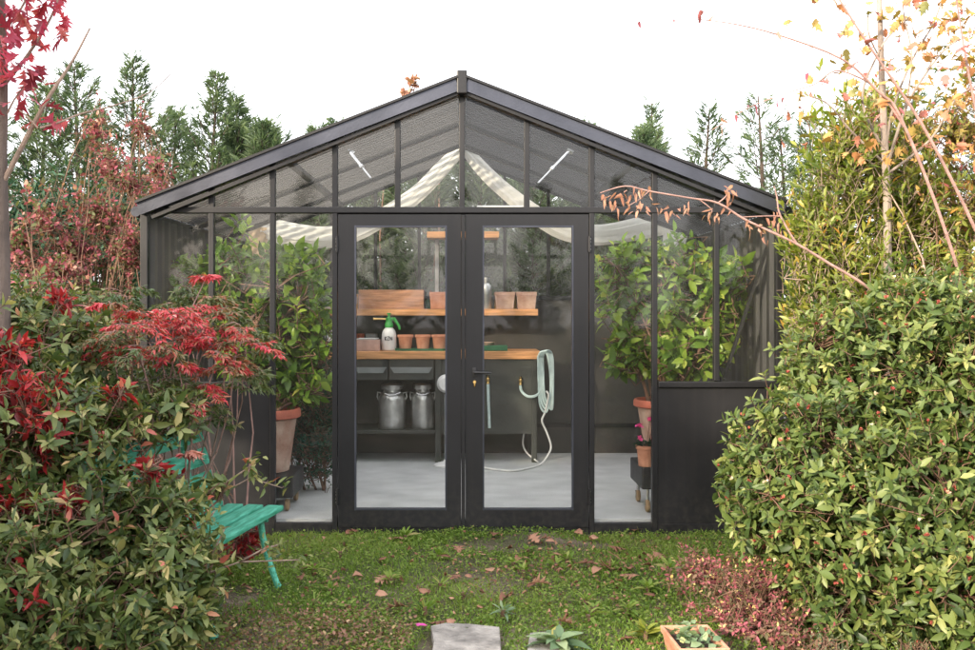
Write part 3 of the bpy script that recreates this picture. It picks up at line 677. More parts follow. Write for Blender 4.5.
yb = 9.62
def on_bench(px, y=yb): return Vector((bxp(px, y), y, bt + .001))
def on_shelf(px, y=9.80): return Vector((bxp(px, y), y, sz1 + .001))
# three clay pots in their tray
tr = empty('seed_tray', on_bench(424), 'dark green shallow tray under three round clay pots', 'tray')
MB().box((-.27, -.10, 0), (.27, .10, .006)).box((-.27, -.10, .0061), (-.262, .10, .022)).box((.262, -.10, .0061), (.27, .10, .022)).box((-.2619, -.10, .0062), (.2619, -.092, .022)).box((-.2619, .092, .0062), (.2619, .10, .022)).build('tray_body', M['tray'], tr)
p0 = pot('clay_pot', on_bench(405.5) + Vector((0, 0, .007)), .078, .055, .145, M['terra'], 'round clay pot just right of the green-topped spray bottle', group='round clay pots on the workbench', soil=False)
dupe(p0, on_bench(423) + Vector((0, 0, .007)), 'round clay pot in the middle of the tray of three')
dupe(p0, on_bench(439.5) + Vector((0, .01, .007)), 'round clay pot at the door-stile end of its tray')
# square clay pots on the shelf
def sqpot(loc, s, h, label, m):
    th = empty('square_clay_pot', loc, label, 'plant pot', 'square clay pots on the wall shelf'); a, b, c = s * .42, s * .5, s * .44
    mb = MB(); k = 0
    rows = [(a, 0), (b * .95, h * .76), (b, h * .78), (b, h), (c, h), (c * .92, h * .6), (a * .8, h * .1)]
    for r_, z in rows: mb.v += [(-r_, -r_, z), (r_, -r_, z), (r_, r_, z), (-r_, r_, z)]
    mb.f = [(i * 4 + j, i * 4 + (j + 1) % 4, i * 4 + 4 + (j + 1) % 4, i * 4 + 4 + j) for i in range(len(rows) - 1) for j in range(4)] + [(3, 2, 1, 0), tuple(24 + j for j in range(4))]
    o = mb.build('body', m, th); bv = o.modifiers.new('edge', 'BEVEL'); bv.width = .005; bv.segments = 2; bv.limit_method = 'ANGLE'
    return th
q = sqpot(on_shelf(438), .165, .165, 'square clay pot beside the brown wooden crate', M['terra'])
sqpot(on_shelf(504.5), .20, .165, 'pinkish square clay pot next to the grey metal flask', M['terra_old'])
sqpot(on_shelf(526), .20, .165, 'pinkish square clay pot at the free end of the wall shelf', M['terra_old'])
yb_ = empty('yellow_box', on_shelf(509, 9.95), 'low yellow box behind the two pinkish square pots', 'box')
MB().box((-.14, -.05, 0), (.14, .05, .125), .004).build('box_body', M['yellow'], yb_); MB().box((-.142, -.052, .1251), (.142, .052, .145), .003).build('lid', M['yellow'], yb_)
# crate
c = on_shelf(392, 9.83); cr = empty('wooden_crate', c, 'long brown wooden crate on the wall shelf', 'crate')
cw, cd, ch_ = .315, .13, .185
MB().box((-cw, -cd, 0), (cw, -cd + .016, ch_ * .49), .002).box((-cw, -cd, ch_ * .5), (cw, -cd + .016, ch_), .002).build('front_board', M['crate'], cr)
MB().box((-cw, cd - .016, 0), (cw, cd, ch_), .002).build('back_board', M['crate'], cr)
for s in (-1, 1): MB().box((s * (cw - .009) - .008, -cd + .017, .001), (s * (cw - .009) + .008, cd - .017, ch_ + .001), .002).build('end_board', M['crate'], cr)
MB().box((-cw + .02, -cd + .017, .002), (cw - .02, cd - .017, .014)).build('bottom', M['crate'], cr)
# small things at the left end
t = empty('tin_box', on_shelf(326, 9.78), 'small silvery tin on the shelf behind the left citrus', 'tin')
MB().box((-.06, -.05, 0), (.06, .05, .05), .005).build('tin_body', M['churn'], t); MB().box((-.062, -.052, .0505), (.062, .052, .062), .004).build('lid', M['steel'], t)
t = empty('carton', on_shelf(355.5, 9.80), 'narrow pale yellow carton at the end of the brown crate', 'carton')
MB().box((-.022, -.05, 0), (.022, .05, .145), .003).build('carton_body', M['yellow'], t); MB().box((-.021, -.0515, .05), (.021, -.0502, .12)).build('label', M['paper'], t)
t = empty('metal_flask', on_shelf(486.2, 9.74), 'tall grey metal flask with a narrow neck on the wall shelf', 'flask')
MB().lathe([(.048, 0), (.052, .006), (.052, .205), (.046, .235), (.031, .25)], n=24).build('flask_body', M['churn'], t); MB().lathe([(.031, .2501), (.032, .285), (.037, .287), (.037, .305), (.0001, .307)], n=20).build('cap', M['steel'], t)
t = empty('dark_jar', on_shelf(429, 9.93), 'small dark green jar squeezed between crate and square pot', 'jar')
MB().lathe([(.032, 0), (.034, .005), (.034, .08), (.024, .095)], n=16).build('jar_body', M['tray'], t); MB().lathe([(.027, .0951), (.027, .115), (.0001, .116)], n=16).build('lid', M['black'], t)
# spray bottle
t = empty('spray_bottle', on_bench(389), 'white pressure spray bottle with a green pump head', 'spray bottle')
MB().lathe([(.062, 0), (.070, .008), (.072, .06), (.070, .15), (.060, .19), (.040, .215), (.032, .222)], n=28).build('tank', M['white'], t)
MB().lathe([(.040, .2225), (.042, .25), (.036, .262), (.030, .29), (.034, .30), (.034, .315), (.012, .318), (.010, .345), (.020, .347), (.020, .36), (.0001, .362)], n=20).build('pump_head', M['greenplastic'], t)
MB().tube([(.0, -.005, .30), (.05, -.01, .305), (.095, -.015, .24), (.105, -.015, .20)], [.016, .018, .012, .009], 8).build('trigger', M['greenplastic'], t)
MB().tube([(-.03, -.005, .302), (-.10, -.008, .304), (-.15, -.008, .304)], [.009, .008, .012], 10).build('nozzle', M['brass'], t)
pr = MB()
for (ax, az, bx_, bz) in ((-.034, .135, -.034, .10), (-.034, .118, -.018, .135), (-.034, .118, -.018, .10), (-.010, .135, .008, .135), (.008, .135, -.010, .10), (-.010, .10, .008, .10), (.016, .10, .016, .135), (.016, .135, .034, .10), (.034, .10, .034, .135)):
    ya = lambda x: -math.sqrt(.0722 ** 2 - x * x) - .0006
    pr.bar((ax, ya(ax), az), (bx_, ya(bx_), bz), .006, .002)
pr.build('printed_letters', M['print'], t)
# left end of the bench
t = empty('pink_box', on_bench(367.5), 'low pinkish box with papers on it on the workbench', 'box')
MB().box((-.125, -.11, 0), (.125, .11, .105), .004).build('box_body', M['pink'], t)
t2 = empty('paper_sheets', on_bench(367) + Vector((0, 0, .106)), 'white papers lying on the low pinkish box', 'papers')
MB().box((-.10, -.09, 0), (.09, .09, .008), .001).box((-.08, -.10, .0081), (.11, .07, .013), .001).build('sheets', M['paper'], t2)
pot('clay_pot', on_bench(360.5, 9.88), .042, .032, .155, M['terra_rim'], 'small red clay pot behind the low pinkish box', soil=False)
t = empty('grey_canister', on_bench(371.5, 9.90), 'grey canister behind the pinkish box beside a red pot', 'canister')
MB().box((-.055, -.05, 0), (.055, .05, .155), .008).build('canister_body', M['bench_grip'], t); MB().box((-.04, -.052, .09), (.035, -.0505, .14)).build('label', M['grey'], t)
t = empty('white_bottle', on_bench(329, 9.58), 'white bottle with a pink cap at the plant end of the workbench', 'bottle')
MB().lathe([(.038, 0), (.042, .006), (.042, .17), (.030, .20), (.018, .215)], n=20).build('bottle_body', M['white'], t); MB().lathe([(.020, .2151), (.022, .25), (.0001, .252)], n=16).build('cap', M['red'], t)
pot('clay_pot', on_bench(322, 9.62), .06, .042, .10, M['terra'], 'small clay pot at the far plant end of the workbench', soil=False)
t = empty('shallow_tray', on_bench(492, 9.60), 'dark green shallow tray on the right part of the workbench', 'tray')
MB().box((-.17, -.10, 0), (.145, .10, .05), .006).build('tray_body', M['tray'], t)
t = empty('clay_saucer', on_bench(487, 9.60) + Vector((0, 0, .051)), 'small clay saucer on the right green tray', 'saucer')
MB().lathe([(.05, 0), (.075, .03), (.068, .03), (.046, .008), (.0001, .008)], n=24).build('saucer_body', M['terra_old'], t)
t = empty('plant_stake', on_bench(446, 9.66) + Vector((0, 0, 0)), 'thin tilted stake beside the last clay pot', 'stake')
MB().tube([(0, 0, 0), (.05, 0, .19)], .005, 6).build('stake_body', M['bench_grip'], t)
# milk churns on the lower shelf
def churn(loc, k, label):
    th = empty('milk_churn', loc, label, 'milk churn', 'aluminium milk churns under the workbench')
    MB().lathe([(.125 * k, 0), (.13 * k, .008), (.13 * k, .27), (.127 * k, .30), (.105 * k, .335), (.082 * k, .35), (.080 * k, .375)], n=32).build('body', M['churn'], th)
    MB().lathe([(.098 * k, .3751), (.102 * k, .385), (.102 * k, .415), (.085 * k, .425), (.0001, .428)], n=32).build('lid', M['churn'], th)
    MB().tube([(-.07 * k, -.09 * k, .345), (-.02 * k, -.125 * k, .325), (.04 * k, -.118 * k, .33), (.085 * k, -.085 * k, .35)], .008, 8).build('latch', M['steel'], th)
    for s in (-1, 1): MB().tube([(s * .10 * k, 0, .335), (s * .137 * k, 0, .345), (s * .142 * k, 0, .30), (s * .128 * k, 0, .27)], .008, 8).build('handle', M['churn'], th)
    return th
churn((bxp(392, 9.62), 9.62, .306), 1.0, 'larger dull metal milk churn on the lower bench shelf')
churn((bxp(422.5, 9.62), 9.62, .306), .84, 'narrower dull metal milk churn beside the larger one')
# white pedestal
x = bxp(446, 9.25)
t = empty('pedestal_fan', (x, 9.25, 0), 'white pedestal fan on a round base half hidden by the door stile', 'fan')
MB().lathe([(.115, 0), (.115, .012), (.085, .028), (.025, .042), (.02, .06)], n=28).build('base', M['white'], t)
MB().tube([(0, 0, .06), (0, 0, .66)], .016, 10).build('pole', M['bench_grip'], t)
MB().lathe([(.0001, -.05), (.06, -.045), (.085, 0), (.085, .03), (.05, .06), (.0001, .065)], (0, 0, .76), 28, 'y').build('head', M['white'], t)
# hoses on the bench panel
def hosepath(name, pts, r, m, parent, n=8):
    pts = [Vector(p) for p in pts]; fine = []
    for i in range(len(pts) - 1):
        p0, p1, p2, p3 = pts[max(i - 1, 0)], pts[i], pts[i + 1], pts[min(i + 2, len(pts) - 1)]
        for k in range(6):
            u = k / 6; fine.append(.5 * ((2 * p1) + (p2 - p0) * u + (2 * p0 - 5 * p1 + 4 * p2 - p3) * u * u + (3 * p1 - p0 - 3 * p2 + p3) * u ** 3))
    fine.append(pts[-1]); return W(MB().tube(fine, r, n).build(name, m), parent)
YH = BY0 + .01
def tap(px, py, parent):
    p = P(px, py, YH); W(MB().lathe([(.013, -.04), (.016, -.03), (.011, -.02), (.018, -.005), (.018, .01), (.010, .02), (.012, .04), (.0001, .042)], tuple(p), 14).build('connector', M['brass']), parent)
t = empty('short_hose', tuple(P(488, 379, YH)), 'short pale hose hanging straight down from a brass connector', 'hose'); tap(488, 380, t)
hosepath('tube', [P(488, 383, YH), P(488.5, 400, YH), P(489.5, 428, YH)], .014, M['hose'], t)
t = empty('garden_hose', tuple(P(547, 356, YH)), 'pale coiled garden hose hung over the corner of the workbench', 'hose'); tap(520.5, 381, t)
hosepath('tube', [P(520.5, 384, YH), P(521.5, 391, YH), P(528, 396.5, YH - .02), P(537, 395, YH - .03), P(542, 387, YH - .03), P(543, 372, YH - .02), P(540, 358, YH - .01)], .013, M['hose'], t)
cy = YH - .03
for k in range(4):
    dx = k * 1.6 - 2; hosepath('coil', [P(540 + dx, 357, cy + k * .012), P(543 + dx, 352 - k * .4, cy - .02), P(549 + dx, 354, cy + k * .015), P(551.5 + dx * .6, 375, cy), P(551 + dx * .5, 396 + k * 4, cy + .01), P(547 + dx * .4, 412 - k * 2.5, cy), P(542 + dx, 405 - k * 3, cy), P(540.5 + dx, 380, cy), P(540 + dx, 357, cy + k * .012)], .010, M['hose'], t)
W(MB().box(tuple(P(538, 391, BY0 + .01)), tuple(P(544, 376, BY0 + .06)), .004).build('hook_plate', M['white']), t)
t = empty('white_cable', tuple(P(547, 393, YH)), 'thin white cable trailing from the hose coil across the floor', 'cable')
zf = .012
hosepath('wire', [P(546, 391, cy - .03), P(548.5, 396, cy - .03), P(545, 412, cy), P(542, 421, cy), P(547, 433, cy), P(551, 446, cy), P(548, 455, cy - .06), Vector((bxp(540, 9.25), 9.25, zf)), Vector((bxp(525, 9.0), 9.0, zf)), Vector((bxp(508, 8.9), 8.9, zf)), Vector((bxp(480, 9.1), 9.1, zf)), Vector((bxp(462, 9.2), 9.2, zf))], .009, M['cable'], t)
hosepath('loop', [P(524, 433, BY0 + .2), P(523, 444, BY0 + .2), P(527, 453, BY0 + .15), Vector((bxp(538, 9.4), 9.4, zf))], .008, M['cable'], t)

# ------------------------------------------------------------------ big pots on trolleys, citrus trees
def trolley(c, s, label, h=.26):
    th = empty('pot_trolley', (c[0], c[1], 0), label, 'plant trolley')
    MB().box((-s, -s, h - .16), (s, s, h), .012).build('deck', M['black'], th)
    for a in (-1, 1):
        for b in (-1, 1):
            x, y = a * (s - .05), b * (s - .06)
            cst = MB().tube([(x, y, h - .16), (x, y, .075)], .012, 8).box((x - .022, y - .006, .045), (x - .016, y + .006, .085)).build('caster', M['steel'], th)
            MB().lathe([(.0001, -.014), (.038, -.014), (.045, -.008), (.045, .008), (.038, .014), (.0001, .014)], (x, y, .046), 18, 'x').build('wheel', M['rubber'], cst)
    return th
rc = (1.53, 7.36); trolley(rc, .25, 'dark low plant trolley under the right citrus pot', .33)
pot('large_clay_pot', (rc[0], rc[1], .331), .265, .17, .46, M['terra_old'], 'tall weathered clay pot of the right citrus on its trolley', 'plant pot', rim=.12, rimm=M['terra_rim'], n=40)
lc = (-1.46, 7.4); trolley(lc, .25, 'dark low plant trolley under the left citrus pot', .26)
pot('large_clay_pot', (lc[0], lc[1], .261), .265, .18, .46, M['terra_old'], 'tall weathered clay pot of the left citrus behind the dark panel', 'plant pot', rim=.15, rimm=M['terra_rim'], n=40)
sp = pot('small_clay_pot', (1.318, 7.155, .331), .075, .055, .15, M['terra'], 'small clay pot on the trolley in front of the tall pot', n=24)
cyc = empty('pink_cyclamen', (1.318, 7.155, .46), 'small pink-flowered plant in the small clay pot', 'flower')
rg = np.random.default_rng(5); fl_ = np.array([[-.055, -.01, .17], [.05, -.02, .165], [-.05, -.03, .07], [.03, .01, .20]]); pp = np.repeat(fl_, 8, 0)
leaves('petals', pp + rg.normal(0, .006, pp.shape), rg.normal(0, 1, pp.shape) + np.array([0, -.5, .3]), .032, .026, rg.random(len(pp)), M and L['pinkpetal'], cyc, 'broad', 0, 3)
aa = rg.uniform(0, 6.28, 26); dl_ = np.stack([np.cos(aa), np.sin(aa), rg.uniform(.1, .9, 26)], 1)
leaves('leaves', dl_ * .03, dl_, .07, .055, rg.random(26) * .6, L['juniper'], cyc, 'broad', .2, 4)
twigs('flower_stalk', np.zeros((4, 3)), fl_, .003, .002, M['twig'], cyc)

cl_ = shrub('citrus_tree', 'leafy citrus tree in the left pot behind the glass', 'citrus tree', (-1.44, 7.42, .62),
      [lob(232, 290, 7.5, 44, 62), lob(285, 285, 7.6, 46, 52), lob(250, 345, 7.4, 40, 45), lob(305, 320, 7.6, 30, 50), lob(190, 290, 7.5, 34, 42), lob(300, 385, 7.5, 26, 30)],
      640, 7, .105, .052, L['citrus'], M['twig'], 21, 'broad', 70, .25, (.55, 1.05), .4, .13, 12, .018, (.40, .17, .14), .25, droop=.3, minz=.75, rnd=.6, tip_r=.003,
      cut=lambda p: (p[:, 1] > D + .14) & (np.abs(p[:, 0]) < 2.08))
cr_ = shrub('citrus_tree', 'leafy citrus tree in the right pot behind the glass', 'citrus tree', (1.53, 7.38, .70),
      [lob(625, 290, 7.6, 36, 55), lob(672, 290, 7.45, 42, 62), lob(715, 295, 7.4, 44, 58), lob(690, 350, 7.3, 46, 36), lob(632, 350, 7.5, 30, 36), lob(745, 300, 7.5, 26, 44), lob(640, 260, 7.6, 30, 26)],
      660, 7, .105, .052, L['citrus'], M['twig'], 22, 'broad', 70, .25, (.55, 1.05), .4, .13, 12, .018, (.47, .17, .14), .25, droop=.3, minz=.8, rnd=.6, tip_r=.003,
      cut=lambda p: (p[:, 1] > D + .14) & (np.abs(p[:, 0]) < 2.08))
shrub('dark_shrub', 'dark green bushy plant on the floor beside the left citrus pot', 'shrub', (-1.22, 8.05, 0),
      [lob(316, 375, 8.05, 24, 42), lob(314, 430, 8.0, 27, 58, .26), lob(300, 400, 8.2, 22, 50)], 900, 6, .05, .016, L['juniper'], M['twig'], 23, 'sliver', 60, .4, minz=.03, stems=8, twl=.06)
# ------------------------------------------------------------------ green bench
ax = Vector((.17, .985, 0)).normalized(); bz = math.atan2(ax.y, ax.x)
be = empty('garden_bench', tuple(P(262, 0, 5.1)[:2]) + (GZ,), 'green painted slatted garden bench half buried in the left bushes', 'bench', rz=bz)
be.location = (-1.33, 5.08, GZ)
# local x = along the bench (away from the camera), local y = its back (to the left), seat front at y=-.22
hl = .62; sz_ = .41
for y in (-.22, -.10, .02, .14): MB().box((-hl, y, sz_ - .03 + .015 * (y > .1)), (hl, y + .095, sz_ + .015 * (y > .1)), .008).build('seat_slat', M['bench_green'], be)
for z, y in ((.50, .215), (.63, .245), (.76, .278)): MB().bar((-hl, y, z + .05), (hl, y, z + .05), .022, .095, (0, .25, 1)).build('back_slat', M['bench_green'], be)
for x in (-.42, .42):
    MB().tube([(x, -.16, sz_ - .03), (x, -.17, .28), (x + .02, -.20, .14), (x, -.25, .03), (x, -.26, 0)], [.016, .018, .018, .016, .024], 10).build('leg', M['bench_green'], be)
    MB().tube([(x, .16, sz_ - .02), (x, .18, .25), (x, .24, .05), (x, .25, 0)], [.018, .018, .016, .024], 10).build('leg', M['bench_green'], be)
    MB().tube([(x, .12, sz_ - .035), (x, .235, .50), (x, .275, .66), (x, .315, .86)], .016, 8).build('back_support', M['bench_green'], be)
    MB().bar((x, -.20, sz_ - .042), (x, .18, sz_ - .040), .03, .022, (0, 0, 1)).build('seat_bearer', M['bench_green'], be)

# ------------------------------------------------------------------ right-hand shrubs
SUNNY = dict(kind='leaf', spread=66, upb=.35)
shrub('viburnum_bush', 'large rounded evergreen bush with small reddish buds in front of the right corner', 'bush', G(890, 5.1),
      [lob(872, 372, 5.15, 92, 78, .5), lob(812, 465, 4.9, 86, 80, .5), lob(775, 500, 4.9, 52, 66, .4), lob(890, 510, 4.7, 110, 100, .55), lob(955, 400, 4.9, 80, 118, .5), lob(960, 560, 4.5, 95, 92, .5), lob(850, 585, 4.7, 78, 55, .4), lob(1010, 470, 4.6, 70, 170, .5), lob(925, 320, 5.2, 62, 52, .4)],
      4900, 8, .067, .028, L['viburnum'], M['twig'], 31, 'leaf', 80, .35, (.72, 1.06), .22, .05, 34, .013, (.44, .14, .15), .30, buds=.12, tip_r=.002, twf=.30)
shrub('laurel_shrub', 'tall sunlit yellow-green shrub with upright shoots beside the right corner', 'shrub', G(865, 6.5),
      [lob(845, 150, 6.4, 46, 66, .4), lob(806, 230, 6.4, 26, 60, .3), lob(880, 150, 6.6, 40, 50, .4), lob(832, 240, 6.4, 46, 90, .45), lob(900, 215, 6.5, 62, 75, .5), lob(868, 300, 6.3, 74, 70, .5), lob(812, 305, 6.3, 26, 66, .3), lob(950, 250, 6.5, 52, 75, .5), lob(805, 375, 6.4, 22, 45, .3)],
      2700, 8, .074, .025, L['laurel'], M['twig_pale'], 32, 'leaf', 52, .9, (.45, 1.18), .35, .14, 26, .012, (.46, .16, .14), .25, rnd=.35, tip_r=.0022, twf=.10)
shrub('mixed_shrub', 'loose shrub with green, yellow and orange leaves filling the right edge above the rounded bush', 'shrub', G(985, 6.3),
      [lob(960, 130, 6.4, 46, 50, .5), lob(985, 200, 6.2, 60, 60, .5), lob(915, 135, 6.7, 44, 44, .5), lob(940, 185, 6.5, 50, 50, .5), lob(1000, 60, 6.4, 50, 60, .5), lob(880, 105, 6.8, 34, 30, .4), lob(985, 270, 6.0, 50, 40, .4)],
      1250, 7, .058, .028, L['autumn'], M['twig'], 33, 'leaf', 66, .35, (.2, 1.15), .5, .12, 22, .009, (.48, .22, .2), .1, rnd=.6, twf=.08, tip_r=.0018)
# slender tree with yellow leaves, pale trunk
def caned(name, label, cat, root, canes, lm, bm, lvs, kind, seed, leafL, leafW, trunk=None, trunk_m=None, droop=.25, tb=(.5, .25)):
    root = Vector(root); th = empty(name, root, label, cat); r0 = np.array(root); rg = np.random.default_rng(seed)
    if trunk: MB().tube([Vector(q) - root for q in trunk[0]], trunk[1], 10).build('trunk', trunk_m, th)
    for pts, rr in canes:
        pts = [Vector(q) for q in pts]; fine = []
        for i in range(len(pts) - 1):
            a0, a1, a2, a3 = pts[max(i - 1, 0)], pts[i], pts[i + 1], pts[min(i + 2, len(pts) - 1)]
            for k in range(4):
                u = k / 4; fine.append(.5 * ((2 * a1) + (a2 - a0) * u + (2 * a0 - 5 * a1 + 4 * a2 - a3) * u * u + (3 * a1 - a0 - 3 * a2 + a3) * u ** 3) - root)
        fine.append(pts[-1] - root); m = len(fine)
        MB().tube(fine, [rr[0] + (rr[1] - rr[0]) * i / (m - 1) for i in range(m)], 7).build('branch', bm, th)
    if lvs is not None:
        pos, dd = lvs; pos = np.array(pos); n = len(pos)
        leaves('foliage', pos - r0, np.array(dd), leafL * (.7 + .6 * rg.random(n)), leafW * (.7 + .6 * rg.random(n)), tb[0] + tb[1] * rg.normal(0, 1, n), lm, th, kind, droop, seed, .8, curl=.4)
    return th
rg = np.random.default_rng(50)
YY = 5.9
def pxl(lst, Y, s=(0, 0, 0), jit=.06):
    """leaf spots listed by where their twigs reach, spread a little in depth"""
    pos = []; dd = []
    for (px, py) in lst:
        p = np.array(P(px, py, Y)) + rg.normal(0, jit, 3) * np.array([.4, 3, .4]); pos.append(p)
        d = rg.normal(0, 1, 3) + np.array(s); dd.append(d)
    return pos, dd
spots = [(797, 92), (805, 96), (838, 90), (843, 63), (825, 86), (811, 100), (820, 108), (808, 112), (800, 118), (796, 130), (803, 133), (846, 97), (852, 107), (862, 84), (871, 68), (893, 56), (900, 20), (877, 18), (864, 22), (856, 30), (842, 8), (834, 20), (826, 14), (912, 12), (920, 30), (930, 40), (936, 36), (941, 18), (948, 46), (952, 30), (960, 36), (966, 30), (972, 40), (925, 52), (915, 64), (938, 70), (950, 84), (965, 98), (958, 110), (940, 118), (972, 120), (968, 140), (930, 130), (900, 150), (880, 140), (868, 120), (890, 112), (905, 96), (918, 84), (800, 6), (812, 2), (790, 10), (870, 165), (855, 140), (842, 128), (960, 170), (973, 165), (945, 152), (930, 10), (905, 4), (955, 6), (970, 12)]
spots += [(x + float(rg.normal(0, 12)), y + float(rg.normal(0, 12))) for x, y in spots if x > 830] + [(x + float(rg.normal(0, 26)), y + float(rg.normal(0, 20))) for x, y in spots if x > 850] + [(x + float(rg.normal(0, 20)), y + float(rg.normal(0, 16))) for x, y in spots if x > 880]
spots += [(float(rg.uniform(850, 1010)), float(rg.uniform(-10, 150)) ) for _ in range(110)]
pos, dd = pxl(spots, YY, (0, -.3, -.5), .10)
xt = np.array([P(880, 0, 6.1)[0]])
caned('yellow_leaved_tree', 'slender pale-trunked tree with sparse yellow autumn leaves above the right shrubs', 'tree', G(890, 6.15),
      [([P(884, 190, 6.15), P(890, 120, 6.1), P(912, 60, 6.0), P(935, 20, 5.9), P(950, -30, 5.9)], (.009, .004)),
       ([P(884, 150, 6.15), P(862, 100, 6.1), P(880, 50, 6.0), P(895, 30, 6.0), P(925, 2, 6.0)], (.009, .003)),
       ([P(886, 170, 6.15), P(905, 110, 6.0), P(925, 75, 5.9), P(950, 45, 5.8), P(985, 30, 5.8)], (.010, .003)),
       ([P(886, 175, 6.15), P(930, 140, 6.0), P(955, 100, 5.9), P(985, 80, 5.9)], (.009, .003)),
       ([P(881, 60, 6.1), P(868, 30, 6.0), P(872, -10, 6.0)], (.006, .003)),
       ([P(886, 165, 6.15), P(850, 130, 6.0), P(828, 104, 5.9), P(800, 92, 5.9)], (.008, .003)),
       ([P(905, 110, 6.0), P(912, 60, 5.9), P(905, 20, 5.9), P(900, -10, 5.9)], (.007, .003)),
       ([P(925, 75, 5.9), P(938, 40, 5.9), P(920, 10, 5.9)], (.005, .002))],
      L['yellow'], M['bark_pale'], (pos, dd), 'maple', 51, .078, .066,
      ([G(890, 6.15), P(889, 400, 6.15), P(887, 200, 6.15), P(882, 80, 6.1), P(877, -60, 6.05)], [.034, .029, .024, .019, .013]), M['bark_pale'], tb=(.62, .28))
# arching canes
sp1 = [(697, 19), (704, 22), (699, 16), (640, 22), (628, 24), (716, 127), (722, 120), (734, 116), (748, 108), (754, 104), (779, 98), (790, 92), (676, 20), (812, 86)]
sp1 += [(866, 45), (858, 60), (900, 105), (880, 86), (845, 68), (838, 58), (812, 72), (772, 36), (925, 120), (935, 100)]
pos, dd = pxl(sp1, 5.4, (0, -.3, -.4), .02)
caned('arching_shrub', 'arching pinkish canes with a few rosy leaves reaching over the roof from the right', 'shrub', G(985, 5.6),
      [([G(985, 5.6), P(1000, 300, 5.5), P(975, 229, 5.4), P(923, 126, 5.4), P(868, 44, 5.4), P(836, -6, 5.4)], (.012, .005)),
       ([G(985, 5.6), P(968, 330, 5.5), P(947, 236, 5.4), P(901, 118, 5.4), P(879, 92, 5.4), P(842, 59, 5.4), P(779, 35, 5.4), P(735, 24, 5.4), P(697, 19, 5.4)], (.011, .0025)),
       ([P(905, 128, 5.4), P(880, 92, 5.42), P(856, 76, 5.4), P(834, 71, 5.4), P(815, 84, 5.4), P(790, 92, 5.4), P(750, 107, 5.4), P(712, 130, 5.4)], (.006, .002)),
       ([G(985, 5.6), P(1010, 250, 5.5), P(985, 150, 5.4), P(968, 70, 5.4), P(955, -10, 5.4)], (.012, .004))],
      L['rusty'], M['bark_pink'], (pos, dd), 'narrow', 52, .06, .026, tb=(.8, .2))
# the near cane with hanging dry leaves
cl2 = [(602, 194), (606, 196), (612, 196), (617, 192), (622, 193), (627, 190), (633, 188), (638, 190), (643, 187), (648, 187), (613, 203), (618, 205), (624, 202), (630, 207), (636, 206), (645, 206), (652, 203), (640, 200), (661, 208), (668, 206), (673, 210), (679, 208), (684, 204), (666, 212), (688, 202), (724, 192), (728, 190), (731, 198), (733, 186), (722, 186), (705, 214), (711, 212), (717, 216), (714, 208), (726, 206), (773, 212), (776, 218), (778, 226), (762, 224), (766, 218), (759, 228), (763, 236), (746, 220), (748, 226), (775, 210)]
cl2 += [(x + 3, y + 4) for x, y in cl2]
pos, dd = pxl(cl2, 5.3, (0, 0, -1.6), .008)
caned('dry_leaved_cane', 'bare pinkish cane with hanging dry brown leaves crossing the right front glass', 'shrub', G(905, 5.35),
      [([G(905, 5.35), P(925, 420, 5.35), P(905, 320, 5.3), P(866, 286, 5.3), P(830, 264, 5.3), P(795, 243, 5.3), P(746, 220, 5.3), P(718, 203, 5.3), P(690, 198, 5.3), P(649, 191, 5.3), P(625, 186, 5.3), P(600, 193, 5.3)], (.010, .0025)),
       ([P(797, 244, 5.3), P(788, 230, 5.3), P(779, 212, 5.3), P(777, 198, 5.3), P(774, 186, 5.3)], (.006, .003)),
       ([P(779, 216, 5.3), P(765, 216, 5.3), P(742, 217, 5.3)], (.004, .002)),
       ([P(718, 203, 5.3), P(726, 196, 5.3), P(728, 188, 5.3)], (.004, .002)),
       ([P(649, 191, 5.3), P(640, 199, 5.3), P(628, 206, 5.3)], (.003, .002)),
       ([P(700, 200, 5.3), P(712, 210, 5.3), P(708, 216, 5.3)], (.003, .002))],
      L['drypink'], M['bark_pink'], (pos, dd), 'narrow', 53, .050, .017)

# low pink shrub, bottom right
shrub('low_pink_shrub', 'low twiggy shrub with small pink and red leaves at the foot of the rounded bush', 'shrub', G(755, 4.75),
      [lob(740, 612, 4.75, 62, 52, .35), lob(705, 570, 5.0, 50, 26, .3), lob(785, 640, 4.5, 50, 40, .3), lob(760, 585, 4.9, 40, 45, .3)],
      1100, 6, .028, .014, L['lowred'], M['twig'], 36, 'leaf', 70, .5, (.4, 1.08), .5, .05, 26, .006, (.52, .2, .2), .1, tip_r=.0012, twf=.12)

